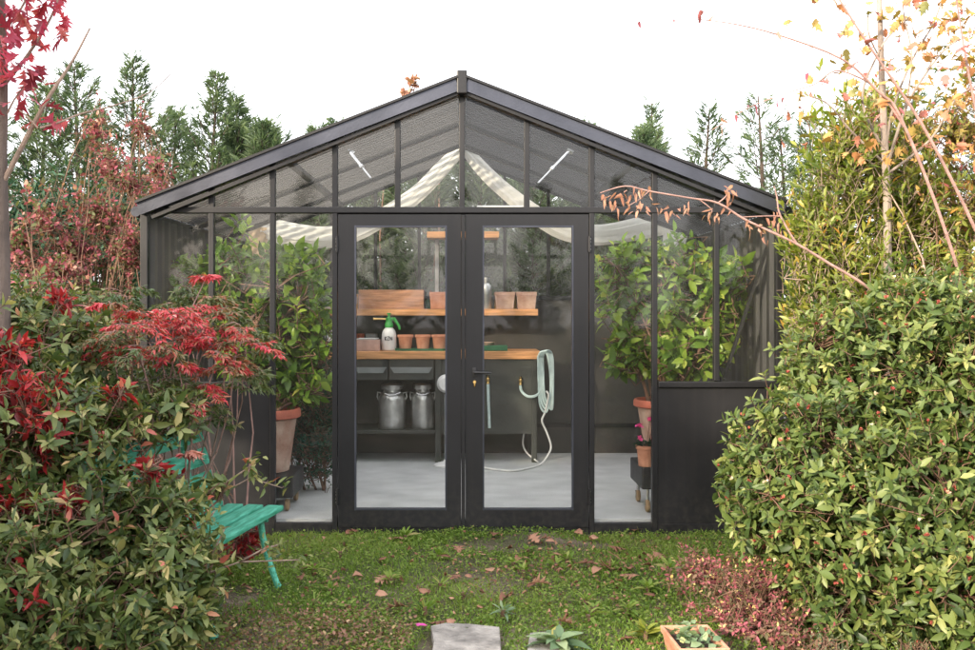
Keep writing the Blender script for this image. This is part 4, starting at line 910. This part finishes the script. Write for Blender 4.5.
# ------------------------------------------------------------------ left-hand shrubs
def see_bench(p):
    px = X0 + p[:, 0] / p[:, 1] * F
    a = (p[:, 0] > -1.78) & (p[:, 1] > 4.72) & (p[:, 2] > .66) & (p[:, 2] < .80) & (p[:, 0] > -1.72 + (p[:, 1] - 4.7) * .12) & (p[:, 0] < -1.2)
    c = (p[:, 0] > -1.19) & (p[:, 1] > 4.66) & (p[:, 2] > .25) & (p[:, 2] < .62)
    return ~(a | c)
shrub('olive_bush', 'big olive-green leafy bush with pale young leaves filling the lower left', 'bush', G(90, 4.7),
      [lob(10, 350, 5.1, 62, 60, .45), lob(70, 352, 5.2, 52, 48, .4), lob(45, 318, 5.5, 60, 38, .4), lob(-15, 310, 5.3, 40, 40, .4), lob(120, 425, 4.9, 56, 46, .4), lob(60, 450, 4.6, 80, 84, .45), lob(172, 408, 5.0, 32, 26, .3), lob(120, 520, 4.5, 60, 60, .4), lob(30, 560, 4.2, 80, 80, .45), lob(-45, 470, 4.4, 70, 170, .5), lob(168, 565, 4.4, 46, 46, .35), lob(165, 510, 4.55, 40, 26, .25), lob(190, 610, 4.3, 26, 32, .25), lob(172, 496, 4.6, 34, 18, .15), lob(222, 486, 4.9, 24, 12, .12), lob(196, 556, 4.4, 20, 20, .15)],
      2700, 8, .072, .029, L['leftbush'], M['twig'], 41, 'leaf', 80, .35, (.50, 1.18), .25, .06, 34, .013, (.44, .17, .17), .26, tip_r=.0021, cut=see_bench, twf=.35)
shrub('variegated_bush', 'low light-edged leafy bush in the bottom left corner', 'bush', G(60, 4.05),
      [lob(45, 625, 4.05, 75, 45, .3), lob(120, 625, 4.15, 60, 36, .25), lob(175, 610, 4.25, 36, 34, .2), lob(-10, 600, 4.0, 45, 60, .3)],
      800, 7, .075, .028, L['leftbush'], M['twig'], 42, 'leaf', 66, .4, (.6, 1.05), .25, .06, 18, .009, (.42, .15, .16), .3, tip_r=.002)
shrub('crimson_shrub', 'shrub with large deep red leaves at the left edge of the frame', 'shrub', G(25, 4.75),
      [lob(18, 392, 4.42, 46, 36, .25), lob(50, 425, 4.4, 26, 24, .2), lob(10, 352, 4.5, 24, 22, .2), lob(44, 455, 4.4, 22, 14, .15), lob(-30, 420, 4.5, 40, 60, .3), lob(20, 500, 4.3, 36, 24, .2), lob(12, 560, 4.1, 26, 20, .15), lob(98, 440, 4.55, 12, 12, .1), lob(120, 392, 4.7, 14, 10, .12), lob(150, 470, 4.5, 14, 12, .12), lob(70, 500, 4.25, 16, 14, .12), lob(60, 300, 5.0, 14, 10, .12), lob(30, 600, 3.95, 12, 10, .1)],
      400, 6, .066, .024, L['crimson'], M['twig'], 43, 'leaf', 75, .0, (.4, 1.05), .4, .06, 12, .008, (.5, .2, .16), .15, droop=.35, minz=.2)
shrub('red_undergrowth_shrub', 'small dark red leaved plant glimpsed under the bench', 'shrub', G(170, 5.05),
      [lob(165, 585, 4.9, 26, 18, .2), lob(112, 480, 5.1, 30, 24, .2), lob(165, 480, 5.0, 16, 16, .2), lob(245, 545, 5.6, 18, 16, .15)],
      190, 6, .055, .026, L['crimson'], M['twig'], 44, 'leaf', 70, .2, (.4, 1.05), .4, .06, 8, .006, (.35, .2, .16), .15, droop=.3)
def nandina(name, label, root, fronds, lm, seed, leafL, leafW, tb, group=None):
    """cane shrub whose compound leaves fan out flat: each frond a stalk with pairs of side stalks carrying leaflets"""
    rg = np.random.default_rng(seed); root = Vector(root); th = empty(name, root, label, 'shrub', group); r0 = np.array(root)
    pos = []; dd = []; tt = []; A = []; B = []; ex = []
    for gi, (px, py, Y, rpx, nf, tone) in enumerate(fronds):
        c = np.array(P(px, py, Y)); rr = rpx / F * Y
        hub = c - np.array([rg.normal(0, .3) * rr, 0, rr * .55 + .05])
        ex.append(([Vector(q) - root for q in curve(root + Vector((rg.normal(0, .08), rg.normal(0, .08), 0)), hub, seed * 7 + gi, 6, .10)], [.008, .007, .006, .005, .004, .003], 6))
        for i in range(nf):
            tn = tone - (.32 if rg.random() < .28 else 0); a = i * 2.4 + rg.normal(0, .4); ln = rr * rg.uniform(.6, 1.5)
            o = np.array([math.cos(a), math.sin(a) * .8, 0.0]); tilt = rg.uniform(.3, .75)
            t = np.linspace(0, 1, 7)[:, None]; st = hub + np.array([0, 0, rg.uniform(-.3, .7) * rr]) + o * ln * t + np.array([0, 0, 1]) * ln * (tilt * t - .75 * t ** 2)
            A += list(st[:-1]); B += list(st[1:]); bt = rg.normal(0, .1)
            sdv = np.cross(o, [0, 0, 1])
            for k in range(1, 7):
                for s in (-1, 1):
                    d = nrm((o * .7 + sdv * s * rg.uniform(.6, 1.1) + np.array([0, 0, rg.uniform(-.25, .35)]))[None])[0]; sl = ln * .38 * (1.25 - .11 * k) * rg.uniform(.7, 1.2); e = st[k] + d * sl - np.array([0, 0, sl * .2])
                    A.append(st[k]); B.append(e); m_ = st[k] * .5 + e * .5
                    for q, (pb, fw) in enumerate(((e, 1), (e, .3), (e, -.3), (m_, .6), (m_, -.6), (st[k] * .25 + e * .75, .7), (st[k] * .25 + e * .75, -.7))):
                        ld = d * (1.0 if q == 0 else .55) + np.cross(d, [0, 0, 1]) * fw * (0 if q == 0 else 1.2) + rg.normal(0, .2, 3) - np.array([0, 0, .22])
                        pos.append(pb); dd.append(ld); tt.append(tb + tn + bt * 1.6 + .15 * rg.normal())
                ld = o + rg.normal(0, .2, 3); pos.append(st[6]); dd.append(ld); tt.append(tb + tone + bt)
    n = len(pos)
    leaves('foliage', np.array(pos) - r0, np.array(dd), leafL * rg.uniform(.65, 1.2, n), leafW * rg.uniform(.7, 1.2, n), np.array(tt), lm, th, 'leaf', .25, seed, .4)
    twigs('stem', np.array(A) - r0, np.array(B) - r0, .0016, .0012, M['bark_pink'], th, ex)
    return th
nandina('nandina_shrub', 'feathery bright red shrub with a flat spreading top before the left glass', G(175, 5.75),
        [(108, 312, 4.98, 26, 5, -.12), (138, 302, 5.02, 34, 5, -.02), (168, 306, 5.3, 36, 6, .02), (190, 296, 5.45, 32, 5, .06), (214, 304, 5.4, 30, 5, .06), (234, 318, 5.3, 26, 5, -.05), (205, 326, 5.2, 30, 5, .08), (172, 322, 5.2, 32, 5, -.08), (185, 343, 5.15, 18, 2, .08), (226, 340, 5.25, 26, 3, -.2), (202, 380, 5.1, 22, 4, .06), (206, 268, 5.4, 8, 2, .1), (115, 288, 5.0, 10, 2, .1), (142, 328, 4.95, 30, 4, -.3), (242, 340, 5.4, 20, 2, -.35), (113, 400, 4.9, 12, 3, .05), (185, 440, 4.9, 8, 2, .1)],
        L['nandina'], 45, .042, .0115, .58)
nandina('green_nandina_shrub', 'greener feathery shrub with orange tints behind and below the bright red one', G(215, 5.95),
        [(150, 370, 5.3, 36, 4, .0), (190, 375, 5.3, 34, 4, .1), (240, 345, 5.5, 26, 4, .15), (235, 305, 6.0, 26, 8, .1), (215, 290, 6.1, 26, 8, .1), (180, 285, 6.2, 26, 7, .0), (250, 330, 5.95, 20, 4, .0), (240, 360, 5.8, 26, 5, .1), (160, 360, 5.7, 36, 5, .05), (190, 400, 5.6, 30, 5, 0), (130, 350, 5.8, 36, 5, -.05), (100, 320, 5.9, 30, 5, .0), (175, 340, 5.8, 30, 5, -.1), (125, 285, 6.1, 26, 6, .1)],
        L['nandina_low'], 46, .048, .014, .42)
# reaching twigs over the bench
rt = empty('overhanging_twig', tuple(G(150, 5.0)), 'long thin twig with leaf tufts reaching past the end of the green bench', 'branch')
r0 = np.array(G(150, 5.0)); ex = []; tips = []
for pts in ([G(150, 5.0), P(165, 520, 4.95), P(210, 500, 4.9), P(250, 478, 4.9), P(282, 488, 4.9)], [P(165, 520, 4.95), P(215, 490, 4.9), P(245, 470, 4.88), P(256, 462, 4.86)], [G(150, 5.0), P(190, 580, 4.6), P(240, 562, 4.6), P(298, 560, 4.6)], [P(240, 562, 4.6), P(262, 550, 4.6), P(278, 545, 4.6)], [P(190, 580, 4.6), P(212, 555, 4.5), P(224, 530, 4.45)], [P(165, 520, 4.95), P(200, 530, 4.5), P(214, 512, 4.45)], [P(190, 580, 4.6), P(205, 600, 4.4), P(222, 590, 4.35)]):
    ex.append(([Vector(q) - Vector(r0) for q in pts], [.006, .005, .004, .003, .002][:len(pts)], 6)); tips += [np.array(pts[-1]), np.array(pts[-2])]
    tips.append((np.array(pts[-1]) + np.array(pts[-2])) / 2)
A = np.array(tips); rg = np.random.default_rng(60); pp = np.repeat(A, 8, 0); pp = pp + rg.normal(0, .02, pp.shape)
twigs('stem', A - r0, A - r0 + .01, .002, .001, M['twig_pale'], rt, ex)
leaves('foliage', pp - r0, rg.normal(0, 1, pp.shape) + np.array([.4, -.2, .3]), .058 * (.6 + .6 * rg.random(len(pp))), .021, .6 + .25 * rg.normal(0, 1, len(pp)), L['leftbush'], rt, 'leaf', .2, 61)

# twiggy reddish shrubs behind, left of the corner
for i, (px, Y, lb, lobes, n, sd_) in enumerate((
    (85, 7.6, 'tall twiggy shrub with rusty red leaves left of the greenhouse corner', [lob(100, 215, 7.6, 34, 50, .3), lob(130, 180, 7.6, 26, 30, .3), lob(75, 250, 7.5, 40, 40, .3), lob(130, 245, 7.5, 22, 50, .3), lob(95, 130, 7.7, 12, 40, .2), lob(110, 165, 7.6, 20, 30, .2)], 520, 71),
    (15, 7.2, 'paler twiggy shrub with red-brown leaves by the sapling trunk', [lob(20, 240, 7.2, 26, 46, .3), lob(45, 215, 7.3, 24, 40, .3), lob(60, 270, 7.0, 40, 30, .3), lob(-20, 230, 7.2, 30, 50, .3)], 300, 72),
    (150, 8.6, 'thin rosy shrub against the conifers above the left eave', [lob(140, 130, 8.6, 12, 26, .2), lob(155, 165, 8.6, 26, 24, .3), lob(160, 190, 8.4, 22, 24, .2)], 120, 73))):
    shrub('rusty_shrub', lb, 'shrub', G(px, Y), lobes, int(n * 1.25), 8, .042, .027, L['rusty'], M['twig'], sd_, 'leaf', 68, .45, (.25, 1.1), .5, .12, 28, .011, (.50, .2, .2), .1, group='rusty twiggy shrubs at the left', tip_r=.0017, rnd=.7, twf=.03, droop=.05)

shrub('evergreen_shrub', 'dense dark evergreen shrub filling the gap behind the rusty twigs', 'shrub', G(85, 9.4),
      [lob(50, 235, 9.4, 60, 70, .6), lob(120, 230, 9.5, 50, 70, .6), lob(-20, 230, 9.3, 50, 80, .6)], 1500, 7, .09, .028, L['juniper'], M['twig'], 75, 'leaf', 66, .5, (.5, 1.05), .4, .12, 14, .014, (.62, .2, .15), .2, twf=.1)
# ------------------------------------------------------------------ red oak sapling at the left edge
rg = np.random.default_rng(80); YO = 4.9
root = G(4, YO)
br = [([P(2, 185, YO), P(28, 135, YO - .05), P(50, 95, YO - .1), P(72, 62, YO - .1), P(90, 28, YO - .1)], (.014, .0045)),
      ([P(40, 128, YO - .08), P(60, 122, YO - .05), P(80, 114, YO), P(112, 106, YO), P(150, 92, YO), P(178, 66, YO)], (.006, .002)),
      ([P(4, 85, YO), P(24, 60, YO), P(44, 30, YO), P(56, 5, YO), P(62, -20, YO)], (.010, .004)),
      ([P(4, 30, YO), P(20, 10, YO), P(36, -20, YO)], (.008, .004)),
      ([P(4, 120, YO), P(14, 100, YO), P(24, 86, YO)], (.006, .003)),
      ([P(3, 55, YO), P(-20, 20, YO), P(-50, -20, YO)], (.012, .005)),
      ([P(38, 128, YO - .08), P(22, 112, YO - .1), P(10, 106, YO - .1)], (.005, .002)),
      ([P(3, 150, YO), P(-30, 100, YO), P(-70, 60, YO)], (.012, .005))]
sp = [(4, 20), (10, 30), (18, 40), (22, 26), (30, 16), (40, 8), (50, 4), (58, 14), (62, 24), (56, 2), (14, 50), (20, 60), (10, 64), (28, 56), (34, 46), (16, 74), (24, 70), (34, 66), (40, 62), (8, 44), (4, 60), (44, 20), (26, 4), (36, 2), (12, 6), (66, 4), (30, 30), (6, 76), (18, 88), (30, 78), (48, 12), (22, 14), (2, 40), (40, 36)]
sp += [(46, 106), (54, 102), (44, 116), (56, 126), (64, 120), (38, 108), (12, 108), (20, 118), (62, 110), (36, 98)]
sp += [(x + float(rg.normal(0, 9)), y + float(rg.normal(0, 8))) for x, y in sp[:34]]
sp += [(float(rg.uniform(-80, 0)), float(rg.uniform(-40, 120))) for _ in range(60)] + [(float(rg.uniform(-80, 60)), float(rg.uniform(-120, -5))) for _ in range(120)]
pos, dd = pxl(sp, YO - .03, (.1, -.5, -.8), .03)
caned('red_oak_sapling', 'young red oak with lobed crimson leaves and forked bare branch at the left edge', 'tree', root, br, L['oak'], M['twig_pale'], (pos, dd), 'oak', 81, .115, .085,
      ([root, P(5, 420, YO), P(4, 250, YO), P(2, 160, YO), P(4, 80, YO), P(2, 0, YO), P(6, -120, YO)], [.036, .032, .029, .025, .020, .017, .012]), M['bark'], droop=.3)

# ------------------------------------------------------------------ conifers
def tree_at(px, py, Y): return ((px - X0) / F * Y, Y, H - (py - Y0) / F * Y - GZ)
seen = [(133, 58, 11.6, .95, 'pointed conifer behind the tallest rusty shrub'),
        (205, 74, 11.8, .85, 'conifer whose tip stands halfway along the left roof slope'),
        (244, 96, 12.3, .55, 'thin-tipped conifer highest up the left roof slope'),
        (82, 66, 11.4, .9, 'bluish green conifer between the forked branch and the taller tip'),
        (35, 84, 11.6, .95, 'broad conifer beside the sapling trunk'),
        (-25, 70, 11.5, 1.0, 'conifer cut off by the left edge of the frame'),
        (108, 104, 12.4, .9, 'shorter conifer between two pointed ones above the rusty shrub'),
        (168, 112, 12.6, .85, 'low conifer filling the gap left of the eave'),
        (232, 124, 11.9, .8, 'low conifer close above the left roof slope'),
        (792, 128, 12.5, .9, 'conifer between the right eave and the yellow-green shrub'),
        (650, 103, 12.6, .55, 'slim conifer tip nearest the ridge on the right slope'),
        (698, 108, 12.2, .85, 'airy conifer midway down the right roof slope'),
        (768, 96, 11.8, .95, 'conifer standing just above the right eave'),
        (815, 120, 11.9, .95, 'conifer mostly behind the yellow-green shrub'),
        (900, 95, 11.9, 1.0, 'conifer behind the slender yellow-leaved tree'),
        (985, 100, 11.7, 1.0, 'conifer cut off by the right edge of the frame')]
for i, (px, py, Y, rb, lb) in enumerate(seen):
    x, y, h = tree_at(px, py, Y); conifer(lb, x, y, h, rb * (1.30 + .22 * math.sin(i * 2.7)), 200 + i, 'conifers behind the greenhouse', n_br=(95 + 12 * (i % 3)) if i < 9 else 62 + 6 * (i % 3), thin=(1.1 if i < 9 else .75) + .1 * (i % 2), lean=.16 * math.sin(i * 1.9))
for i, (x, y, h) in enumerate(((-2.2, 11.2, 3.55), (-1.6, 11.1, 3.5), (-1.0, 11.3, 3.6), (-.4, 11.05, 3.7), (.2, 11.3, 3.75), (.8, 11.1, 3.6), (1.4, 11.25, 3.55), (2.0, 11.1, 3.45))):
    conifer('dark conifer seen through the back glass of the greenhouse', x, y, h, .80, 230 + i, 'conifers behind the back glass', n_br=150, thin=1.15)
for i, (x, y) in enumerate(((-2.4, 12.3), (-1.5, 12.1), (-.75, 12.3), (.05, 12.1), (.75, 12.3), (1.5, 12.1), (2.3, 12.2))):
    conifer('dark conifer seen through the back glass of the greenhouse', x, y, 3.75, .95, 250 + i, 'conifers behind the back glass', n_br=110, thin=1.0)

shrub('rosy_tree', 'slim tree with a few rosy leaves peeping over the left roof slope near the ridge', 'tree', G(405, 10.9), [lob(412, 80, 10.9, 9, 9, .1), lob(404, 92, 10.9, 10, 10, .12)], 14, 5, .085, .05, L['drypink'], M['twig'], 270, 'broad', 66, .5, (.3, 1.1), .4, .1, 3, .018, (.45, .2, .2), .1)

# ------------------------------------------------------------------ lawn, ground cover, litter
rg = np.random.default_rng(90)
n = 120000
x = rg.uniform(-2.7, 2.9, n); y = 3.6 + 3.25 * rg.random(n) ** .85
den = .55 + .45 * np.sin(x * 2.1 + y * 1.3) * np.cos(y * 2.7 - x) + .25 * np.sin(x * 6 + y * 5)
bare = (((x - .42) / .55) ** 2 + ((y - 6.45) / .20) ** 2 < 1) | (((x - .06) / .16) ** 2 + ((y - 5.75) / .07) ** 2 < 1) | (((x + 1.25) / .2) ** 2 + ((y - 5.3) / .2) ** 2 < 1)
k = (rg.random(n) < np.clip(den + .2, .3, 1)) & ~(bare & (rg.random(n) < .85)) & ~((np.abs(x + .01) < .165 + .03 * np.sin(y * 40 + x * 9)) & (y < 4.72)) & ~((np.abs(x - .42) < .07) & (y < 4.58)) & (y < 6.84)
x, y = x[k], y[k]; n = len(x)
pos = np.stack([x, y, gz(x, y) - .004], 1); d = np.stack([rg.normal(0, .55, n), rg.normal(0, .55, n), np.full(n, 1.0)], 1)
ln = rg.uniform(.016, .052, n) * (.7 + .5 * rg.random(n)); tt = .48 + .2 * np.sin(x * 3 + 1) * np.sin(y * 2.6) + .16 * rg.normal(0, 1, n)
o = leaves('grass', pos, d, ln, np.full(n, .0055), tt, L['grass'], None, 'blade', .5, 91, 1.5); tag(o, 'short patchy green lawn before the greenhouse doors', 'grass', kind='stuff')
n = 60000; x = rg.uniform(-2.4, 2.8, n); y = rg.uniform(3.7, 6.83, n)
k = (np.sin(x * 2.7 + 2) * np.sin(y * 3.1 + x) + .7 * rg.normal(0, 1, n) > -.1) & ~((np.abs(x + .01) < .20) & (y < 4.75)) & ~((np.abs(x - .42) < .09) & (y < 4.62)) & ~(((x - .42) / .5) ** 2 + ((y - 6.45) / .18) ** 2 < 1)
x, y = x[k], y[k]; n = len(x)
pos = np.stack([x, y, gz(x, y) + rg.uniform(.008, .035, n)], 1); a = rg.uniform(0, 6.28, n)
o = leaves('clover_patch', pos, np.stack([np.cos(a), np.sin(a), rg.uniform(-.1, .7, n)], 1), rg.uniform(.010, .030, n), rg.uniform(.008, .016, n), .55 + .2 * rg.normal(0, 1, n), L['grass'], None, 'sliver', .1, 92, .5); tag(o, 'small-leaved green weeds mixed through the lawn', 'ground cover', kind='stuff')
# reddish ground cover, bottom centre-left
n = 3000; x = rg.normal(-.55, .42, n); y = rg.normal(4.62, .22, n); k = (y < 5.15) & (y > 3.9) & (x < -.22) & (x > -1.7); x, y = x[k], y[k]; n = len(x)
pos = np.stack([x, y, gz(x, y) + np.abs(rg.normal(0, .045, n)) * np.clip(1.2 - np.abs(y - 4.5), .3, 1)], 1); a = rg.uniform(0, 6.28, n)
o = leaves('red_ground_cover', pos, np.stack([np.cos(a), np.sin(a), rg.uniform(.0, 1.1, n)], 1), rg.uniform(.014, .028, n), rg.uniform(.009, .015, n), .45 + .25 * rg.normal(0, 1, n), L['cover'], None, 'broad', .2, 93, .6); tag(o, 'low creeping cover of small red-brown leaves left of the stone slab', 'ground cover', kind='stuff')
# fine litter
n = 900; x = rg.uniform(-1.6, 2.0, n); y = rg.uniform(4.1, 6.8, n); x[:400] = rg.normal(.75, .5, 400); y[:400] = rg.normal(5.75, .45, 400)
k = y < 6.8; x, y = x[k], y[k]; n = len(x)
pos = np.stack([x, y, gz(x, y) + rg.uniform(.015, .04, n)], 1); a = rg.uniform(0, 6.28, n)
o = leaves('leaf_litter', pos, np.stack([np.cos(a), np.sin(a), rg.normal(0, .25, n)], 1), rg.uniform(.014, .040, n), rg.uniform(.010, .022, n), rg.random(n), L['litter'], None, 'leaf', .3, 94, .5, curl=.8); tag(o, 'scattered small dry leaf fragments on the lawn', 'leaf litter', kind='stuff')
# larger fallen leaves, each a thing of its own
fall = [(353, 523, 0), (405, 542, 1), (458, 548, 1), (493, 541, 1), (344, 578, 1), (337, 582, 0), (352, 577, 0), (393, 580, 1), (460, 578, 1), (468, 582, 0), (410, 608, 1), (447, 622, 0), (452, 619, 1), (236, 598, 1), (241, 594, 0), (530, 541, 1), (538, 544, 1), (545, 546, 0), (605, 549, 1), (634, 520, 1), (652, 553, 1), (600, 572, 0), (612, 574, 1), (620, 565, 1), (630, 574, 0), (640, 579, 1), (528, 584, 1), (535, 583, 0), (552, 558, 0), (560, 570, 0), (574, 566, 1), (592, 567, 0), (642, 570, 0), (553, 622, 1), (638, 642, 1), (385, 563, 0), (440, 560, 0), (375, 596, 0), (424, 590, 0), (492, 575, 0), (575, 530, 0), (598, 540, 0), (312, 565, 0), (300, 580, 0), (520, 560, 0), (508, 600, 0), (668, 540, 0), (355, 535, 0), (680, 560, 0), (655, 600, 0)]
for i, (px, py, big) in enumerate(fall):
    Y = (H - GZ) / ((py - Y0) / F); Y = min(Y, 6.78); xx = (px - X0) / F * Y; zz = float(gz(np.array(xx), np.array(Y))) + .035
    if 4.8 > Y and abs(xx + .01) < .2: zz = GZ + .03
    th = empty('fallen_leaf', (xx, Y, zz), 'dry reddish brown lobed leaf fallen on the lawn' if big else 'small curled brown leaf fallen on the lawn', 'leaf', 'larger leaves fallen on the lawn' if big else 'smaller leaves fallen on the lawn')
    r1 = np.random.default_rng(300 + i); a = r1.uniform(0, 6.28); s = (.12 if big else .075) * r1.uniform(.8, 1.2)
    o = leaves('blade', np.zeros((1, 3)), np.array([[math.cos(a), math.sin(a) * .9, r1.uniform(-.05, .15)]]), s, s * .75, r1.uniform(.2, 1, 1), L['litter'], th, 'oak' if big else 'leaf', .2, 301 + i, .25, curl=.35)
    sm = o.modifiers.new('thickness', 'SOLIDIFY'); sm.thickness = .0012

# ------------------------------------------------------------------ stone slabs, planter, small plants
def slab(name, pts, label):
    mb = MB(); rg2 = random.Random(len(pts)); z1 = GZ + .006; z0 = GZ - .06
    top = [(x_, y_, z1) for x_, y_ in pts]; n = len(pts)
    cx_, cy_ = sum(p[0] for p in pts) / n, sum(p[1] for p in pts) / n
    low = [(cx_ + (x_ - cx_) * 1.02, cy_ + (y_ - cy_) * 1.02, z1 - .012) for x_, y_ in pts]; bot = [(a, b, z0) for a, b, _ in low]
    mb.v = top + low + bot; mb.f = [tuple(range(n))] + [(i, n + i, n + (i + 1) % n, (i + 1) % n) for i in range(n)] + [(n + i, 2 * n + i, 2 * n + (i + 1) % n, n + (i + 1) % n) for i in range(n)]
    return tag(mb.build(name, M['slab']), label, 'stone slab')
def gp(px, py): Y = (H - GZ - .006) / ((py - Y0) / F); return ((px - X0) / F * Y, Y)
slab('stone_slab', [gp(431, 626), gp(446, 623), gp(470, 624), gp(499, 627), gp(500, 640), gp(501, 668), gp(480, 690), gp(446, 688), gp(430, 664), gp(434, 642)], 'pale rough stone slab set in the lawn at the bottom edge')
slab('stone_slab', [gp(530, 633), gp(556, 631), gp(566, 640), gp(568, 662), gp(545, 672), gp(526, 660)], 'smaller pale stone slab half under the broad-leaved rosette')
# square terracotta planter
def planter():
    c = G(694, 4.34); th = empty('terracotta_planter', c, 'oblong terracotta planter with small green leaves at the bottom right', 'planter', rz=R(3))
    sx, sy, h, t = .104, .155, .10, .014
    mb = MB()
    for k, (d, z) in enumerate(((-.016, 0), (-.004, h * .7), (.003, h * .7), (.005, h), (.005 - t, h), (-t, h * .6))): mb.v += [(-sx - d, -sy - d, z), (sx + d, -sy - d, z), (sx + d, sy + d, z), (-sx - d, sy + d, z)]
    mb.f = [(i * 4 + j, i * 4 + (j + 1) % 4, i * 4 + 4 + (j + 1) % 4, i * 4 + 4 + j) for i in range(5) for j in range(4)] + [(3, 2, 1, 0)]
    o = mb.build('box_body', M['terra'], th); bv = o.modifiers.new('edge', 'BEVEL'); bv.width = .004; bv.segments = 2; bv.limit_method = 'ANGLE'
    MB().box((-sx + .017, -sy + .017, h * .4), (sx - .017, sy - .017, h * .66)).build('soil', M['soil'], th)
    rg2 = np.random.default_rng(8); n = 70; pp = np.stack([rg2.uniform(-.08, .08, n), rg2.uniform(-.12, .13, n), rg2.uniform(.0, .05, n)], 1); a = rg2.uniform(0, 6.28, n)
    pl = empty('potted_plant', (c[0], c[1], GZ + .07), 'small round-leaved green plant growing in the oblong terracotta planter', 'plant')
    leaves('leaves', pp, np.stack([np.cos(a), np.sin(a), rg2.uniform(.2, 1.2, n)], 1), rg2.uniform(.03, .055, n), rg2.uniform(.022, .038, n), .5 + .2 * rg2.normal(0, 1, n), L['sage'], pl, 'broad', .3, 9)
planter()
def rosette(px, Y, label, n, Ls, Ws, lm, seed, cat='plant', z=GZ, tb=.5, rise=.5, kind='broad', name='rosette_plant'):
    c = G(px, Y, z); th = empty(name, c, label, cat); r2 = np.random.default_rng(seed); a = np.arange(n) * 2.4 + r2.normal(0, .3, n); f = np.arange(n) / n
    d = np.stack([np.cos(a), np.sin(a), rise * (1.6 * f + .1)], 1)
    leaves('leaves', np.stack([np.cos(a) * .01, np.sin(a) * .01, .01 + .03 * f], 1), d, Ls * (1.1 - .5 * f) * (.8 + .4 * r2.random(n)), Ws * (1.1 - .4 * f), tb + .22 * r2.normal(0, 1, n), lm, th, kind, .45, seed, .25)
    MB().tube([(0, 0, -.01), (0, 0, .03)], .012, 6).build('stem', M['twig'], th)
    return th
rosette(558, 4.5, 'broad grey-green leafed rosette at the bottom edge right of the stone slab', 20, .13, .06, L['sage'], 101, tb=.5, rise=.6)
rosette(646, 4.62, 'small yellow-green weed to the left of the terracotta planter', 26, .09, .035, L['laurel'], 102, rise=1.2)
rosette(503, 4.95, 'little weed at the far corner of the stone slab', 16, .07, .02, L['sage'], 103, rise=1.1, kind='leaf')
rosette(425, 5.0, 'thin grassy weed by the near slab corner with a pink petal beside it', 22, .09, .012, L['grass'], 104, rise=1.6, kind='blade')
rw = np.random.default_rng(140)
for i in range(26):
    px = float(rw.uniform(300, 700)); Y = float(rw.uniform(4.9, 6.7)); k = ('broad', 'leaf', 'blade')[i % 3]
    if abs((px - X0) / F * Y - .42) < .4 and Y > 6.3: continue
    t = rosette(px, Y, 'small weed tuft standing up from the lawn', int(rw.uniform(9, 18)), float(rw.uniform(.05, .09)), .012 if k == 'blade' else .026, L['grass'], 141 + i, 'plant', GZ - .01, .62, float(rw.uniform(.7, 1.8)), k, 'weed'); t['group'] = 'weed tufts in the lawn'
pt = empty('pink_petal', tuple(G(420, 4.68, GZ + .04)), 'single bright pink petal on the ground left of the stone slab', 'petal')
leaves('petal', np.zeros((3, 3)), np.array([[1, .2, .3], [-.6, .7, .3], [-.3, -1, .4]]), .034, .028, np.array([.3, .8, .5]), L['pinkpetal'], pt, 'broad', .3, 105)
for (px, Y, sd_, lb) in ((832, 4.35, 111, 'upright pale green sprig tuft at the bottom edge under the rounded bush'), (915, 4.3, 112, 'smaller pale sprig tuft near the bottom right corner')):
    shrub('sprig_plant', lb, 'plant', G(px, Y), [lob(px, 655, Y, 30, 26, .12)], 110, 12, .018, .007, L['sage'], M['twig'], sd_, 'leaf', 50, 1.2, (.4, 1.05), .4, .08, 8, .003, (.62, .15, .15), .2, minz=GZ + .01, tip_r=.0012)

# unseen trees added out of frame, left and behind the viewpoint: their crowns keep the sun off the lawn and doors
def shade_tree(label, x, y, h, r, seed, z0):
    r2 = np.random.default_rng(seed)
    shrub('unseen_shade_tree', label, 'tree', (x, y, GZ), [(np.array([x + r2.normal(0, .5), y + r2.normal(0, .5), z0 + (h - z0) * f]), np.array([r, r, (h - z0) * .32]) * r2.uniform(.75, 1.05)) for f in (.12, .35, .6, .85)],
          1500, 6, .19, .10, L['laurel'], M['bark'], seed, 'leaf', 70, .3, (.5, 1.05), .4, .2, 14, .07, (.4, .15, .15), .1, minz=z0 * .8, tip_r=.005)

shade_tree('unseen tall broad-crowned tree added behind the viewpoint to shade the lawn and doors', -6.95, -1.0, 6.2, 1.35, 400, 2.5)
shade_tree('unseen lower bushy tree added behind the viewpoint to shade the lawn', -4.55, -1.0, 4.2, .85, 401, 1.5)

# unseen conifers added behind the viewpoint so the front glass mirrors less bright sky
proto = [o for o in col.objects if o.name.startswith('conifer_tree')][:4]
for i in range(13):
    x = -10.5 + 1.75 * i; y = -8.5 + .5 * math.sin(i * 2.3)
    t = dupe(proto[i % 4], (x, y, GZ), 'unseen conifer added behind the viewpoint to darken the reflection in the glass'); t['group'] = 'unseen conifers added behind the viewpoint'; t.rotation_euler = (0, 0, i * 1.3)
for i, (x, y) in enumerate(((-7.4, 11.4), (-8.8, 10.6), (-9.6, 9.0), (7.6, 11.3), (8.9, 10.5), (9.8, 9.2))):
    t = dupe(proto[i % 4], (x, y, GZ), 'conifer further along the row, past the edge of the picture'); t['group'] = 'conifers past the edge of the picture'; t.rotation_euler = (0, 0, i * 1.7)
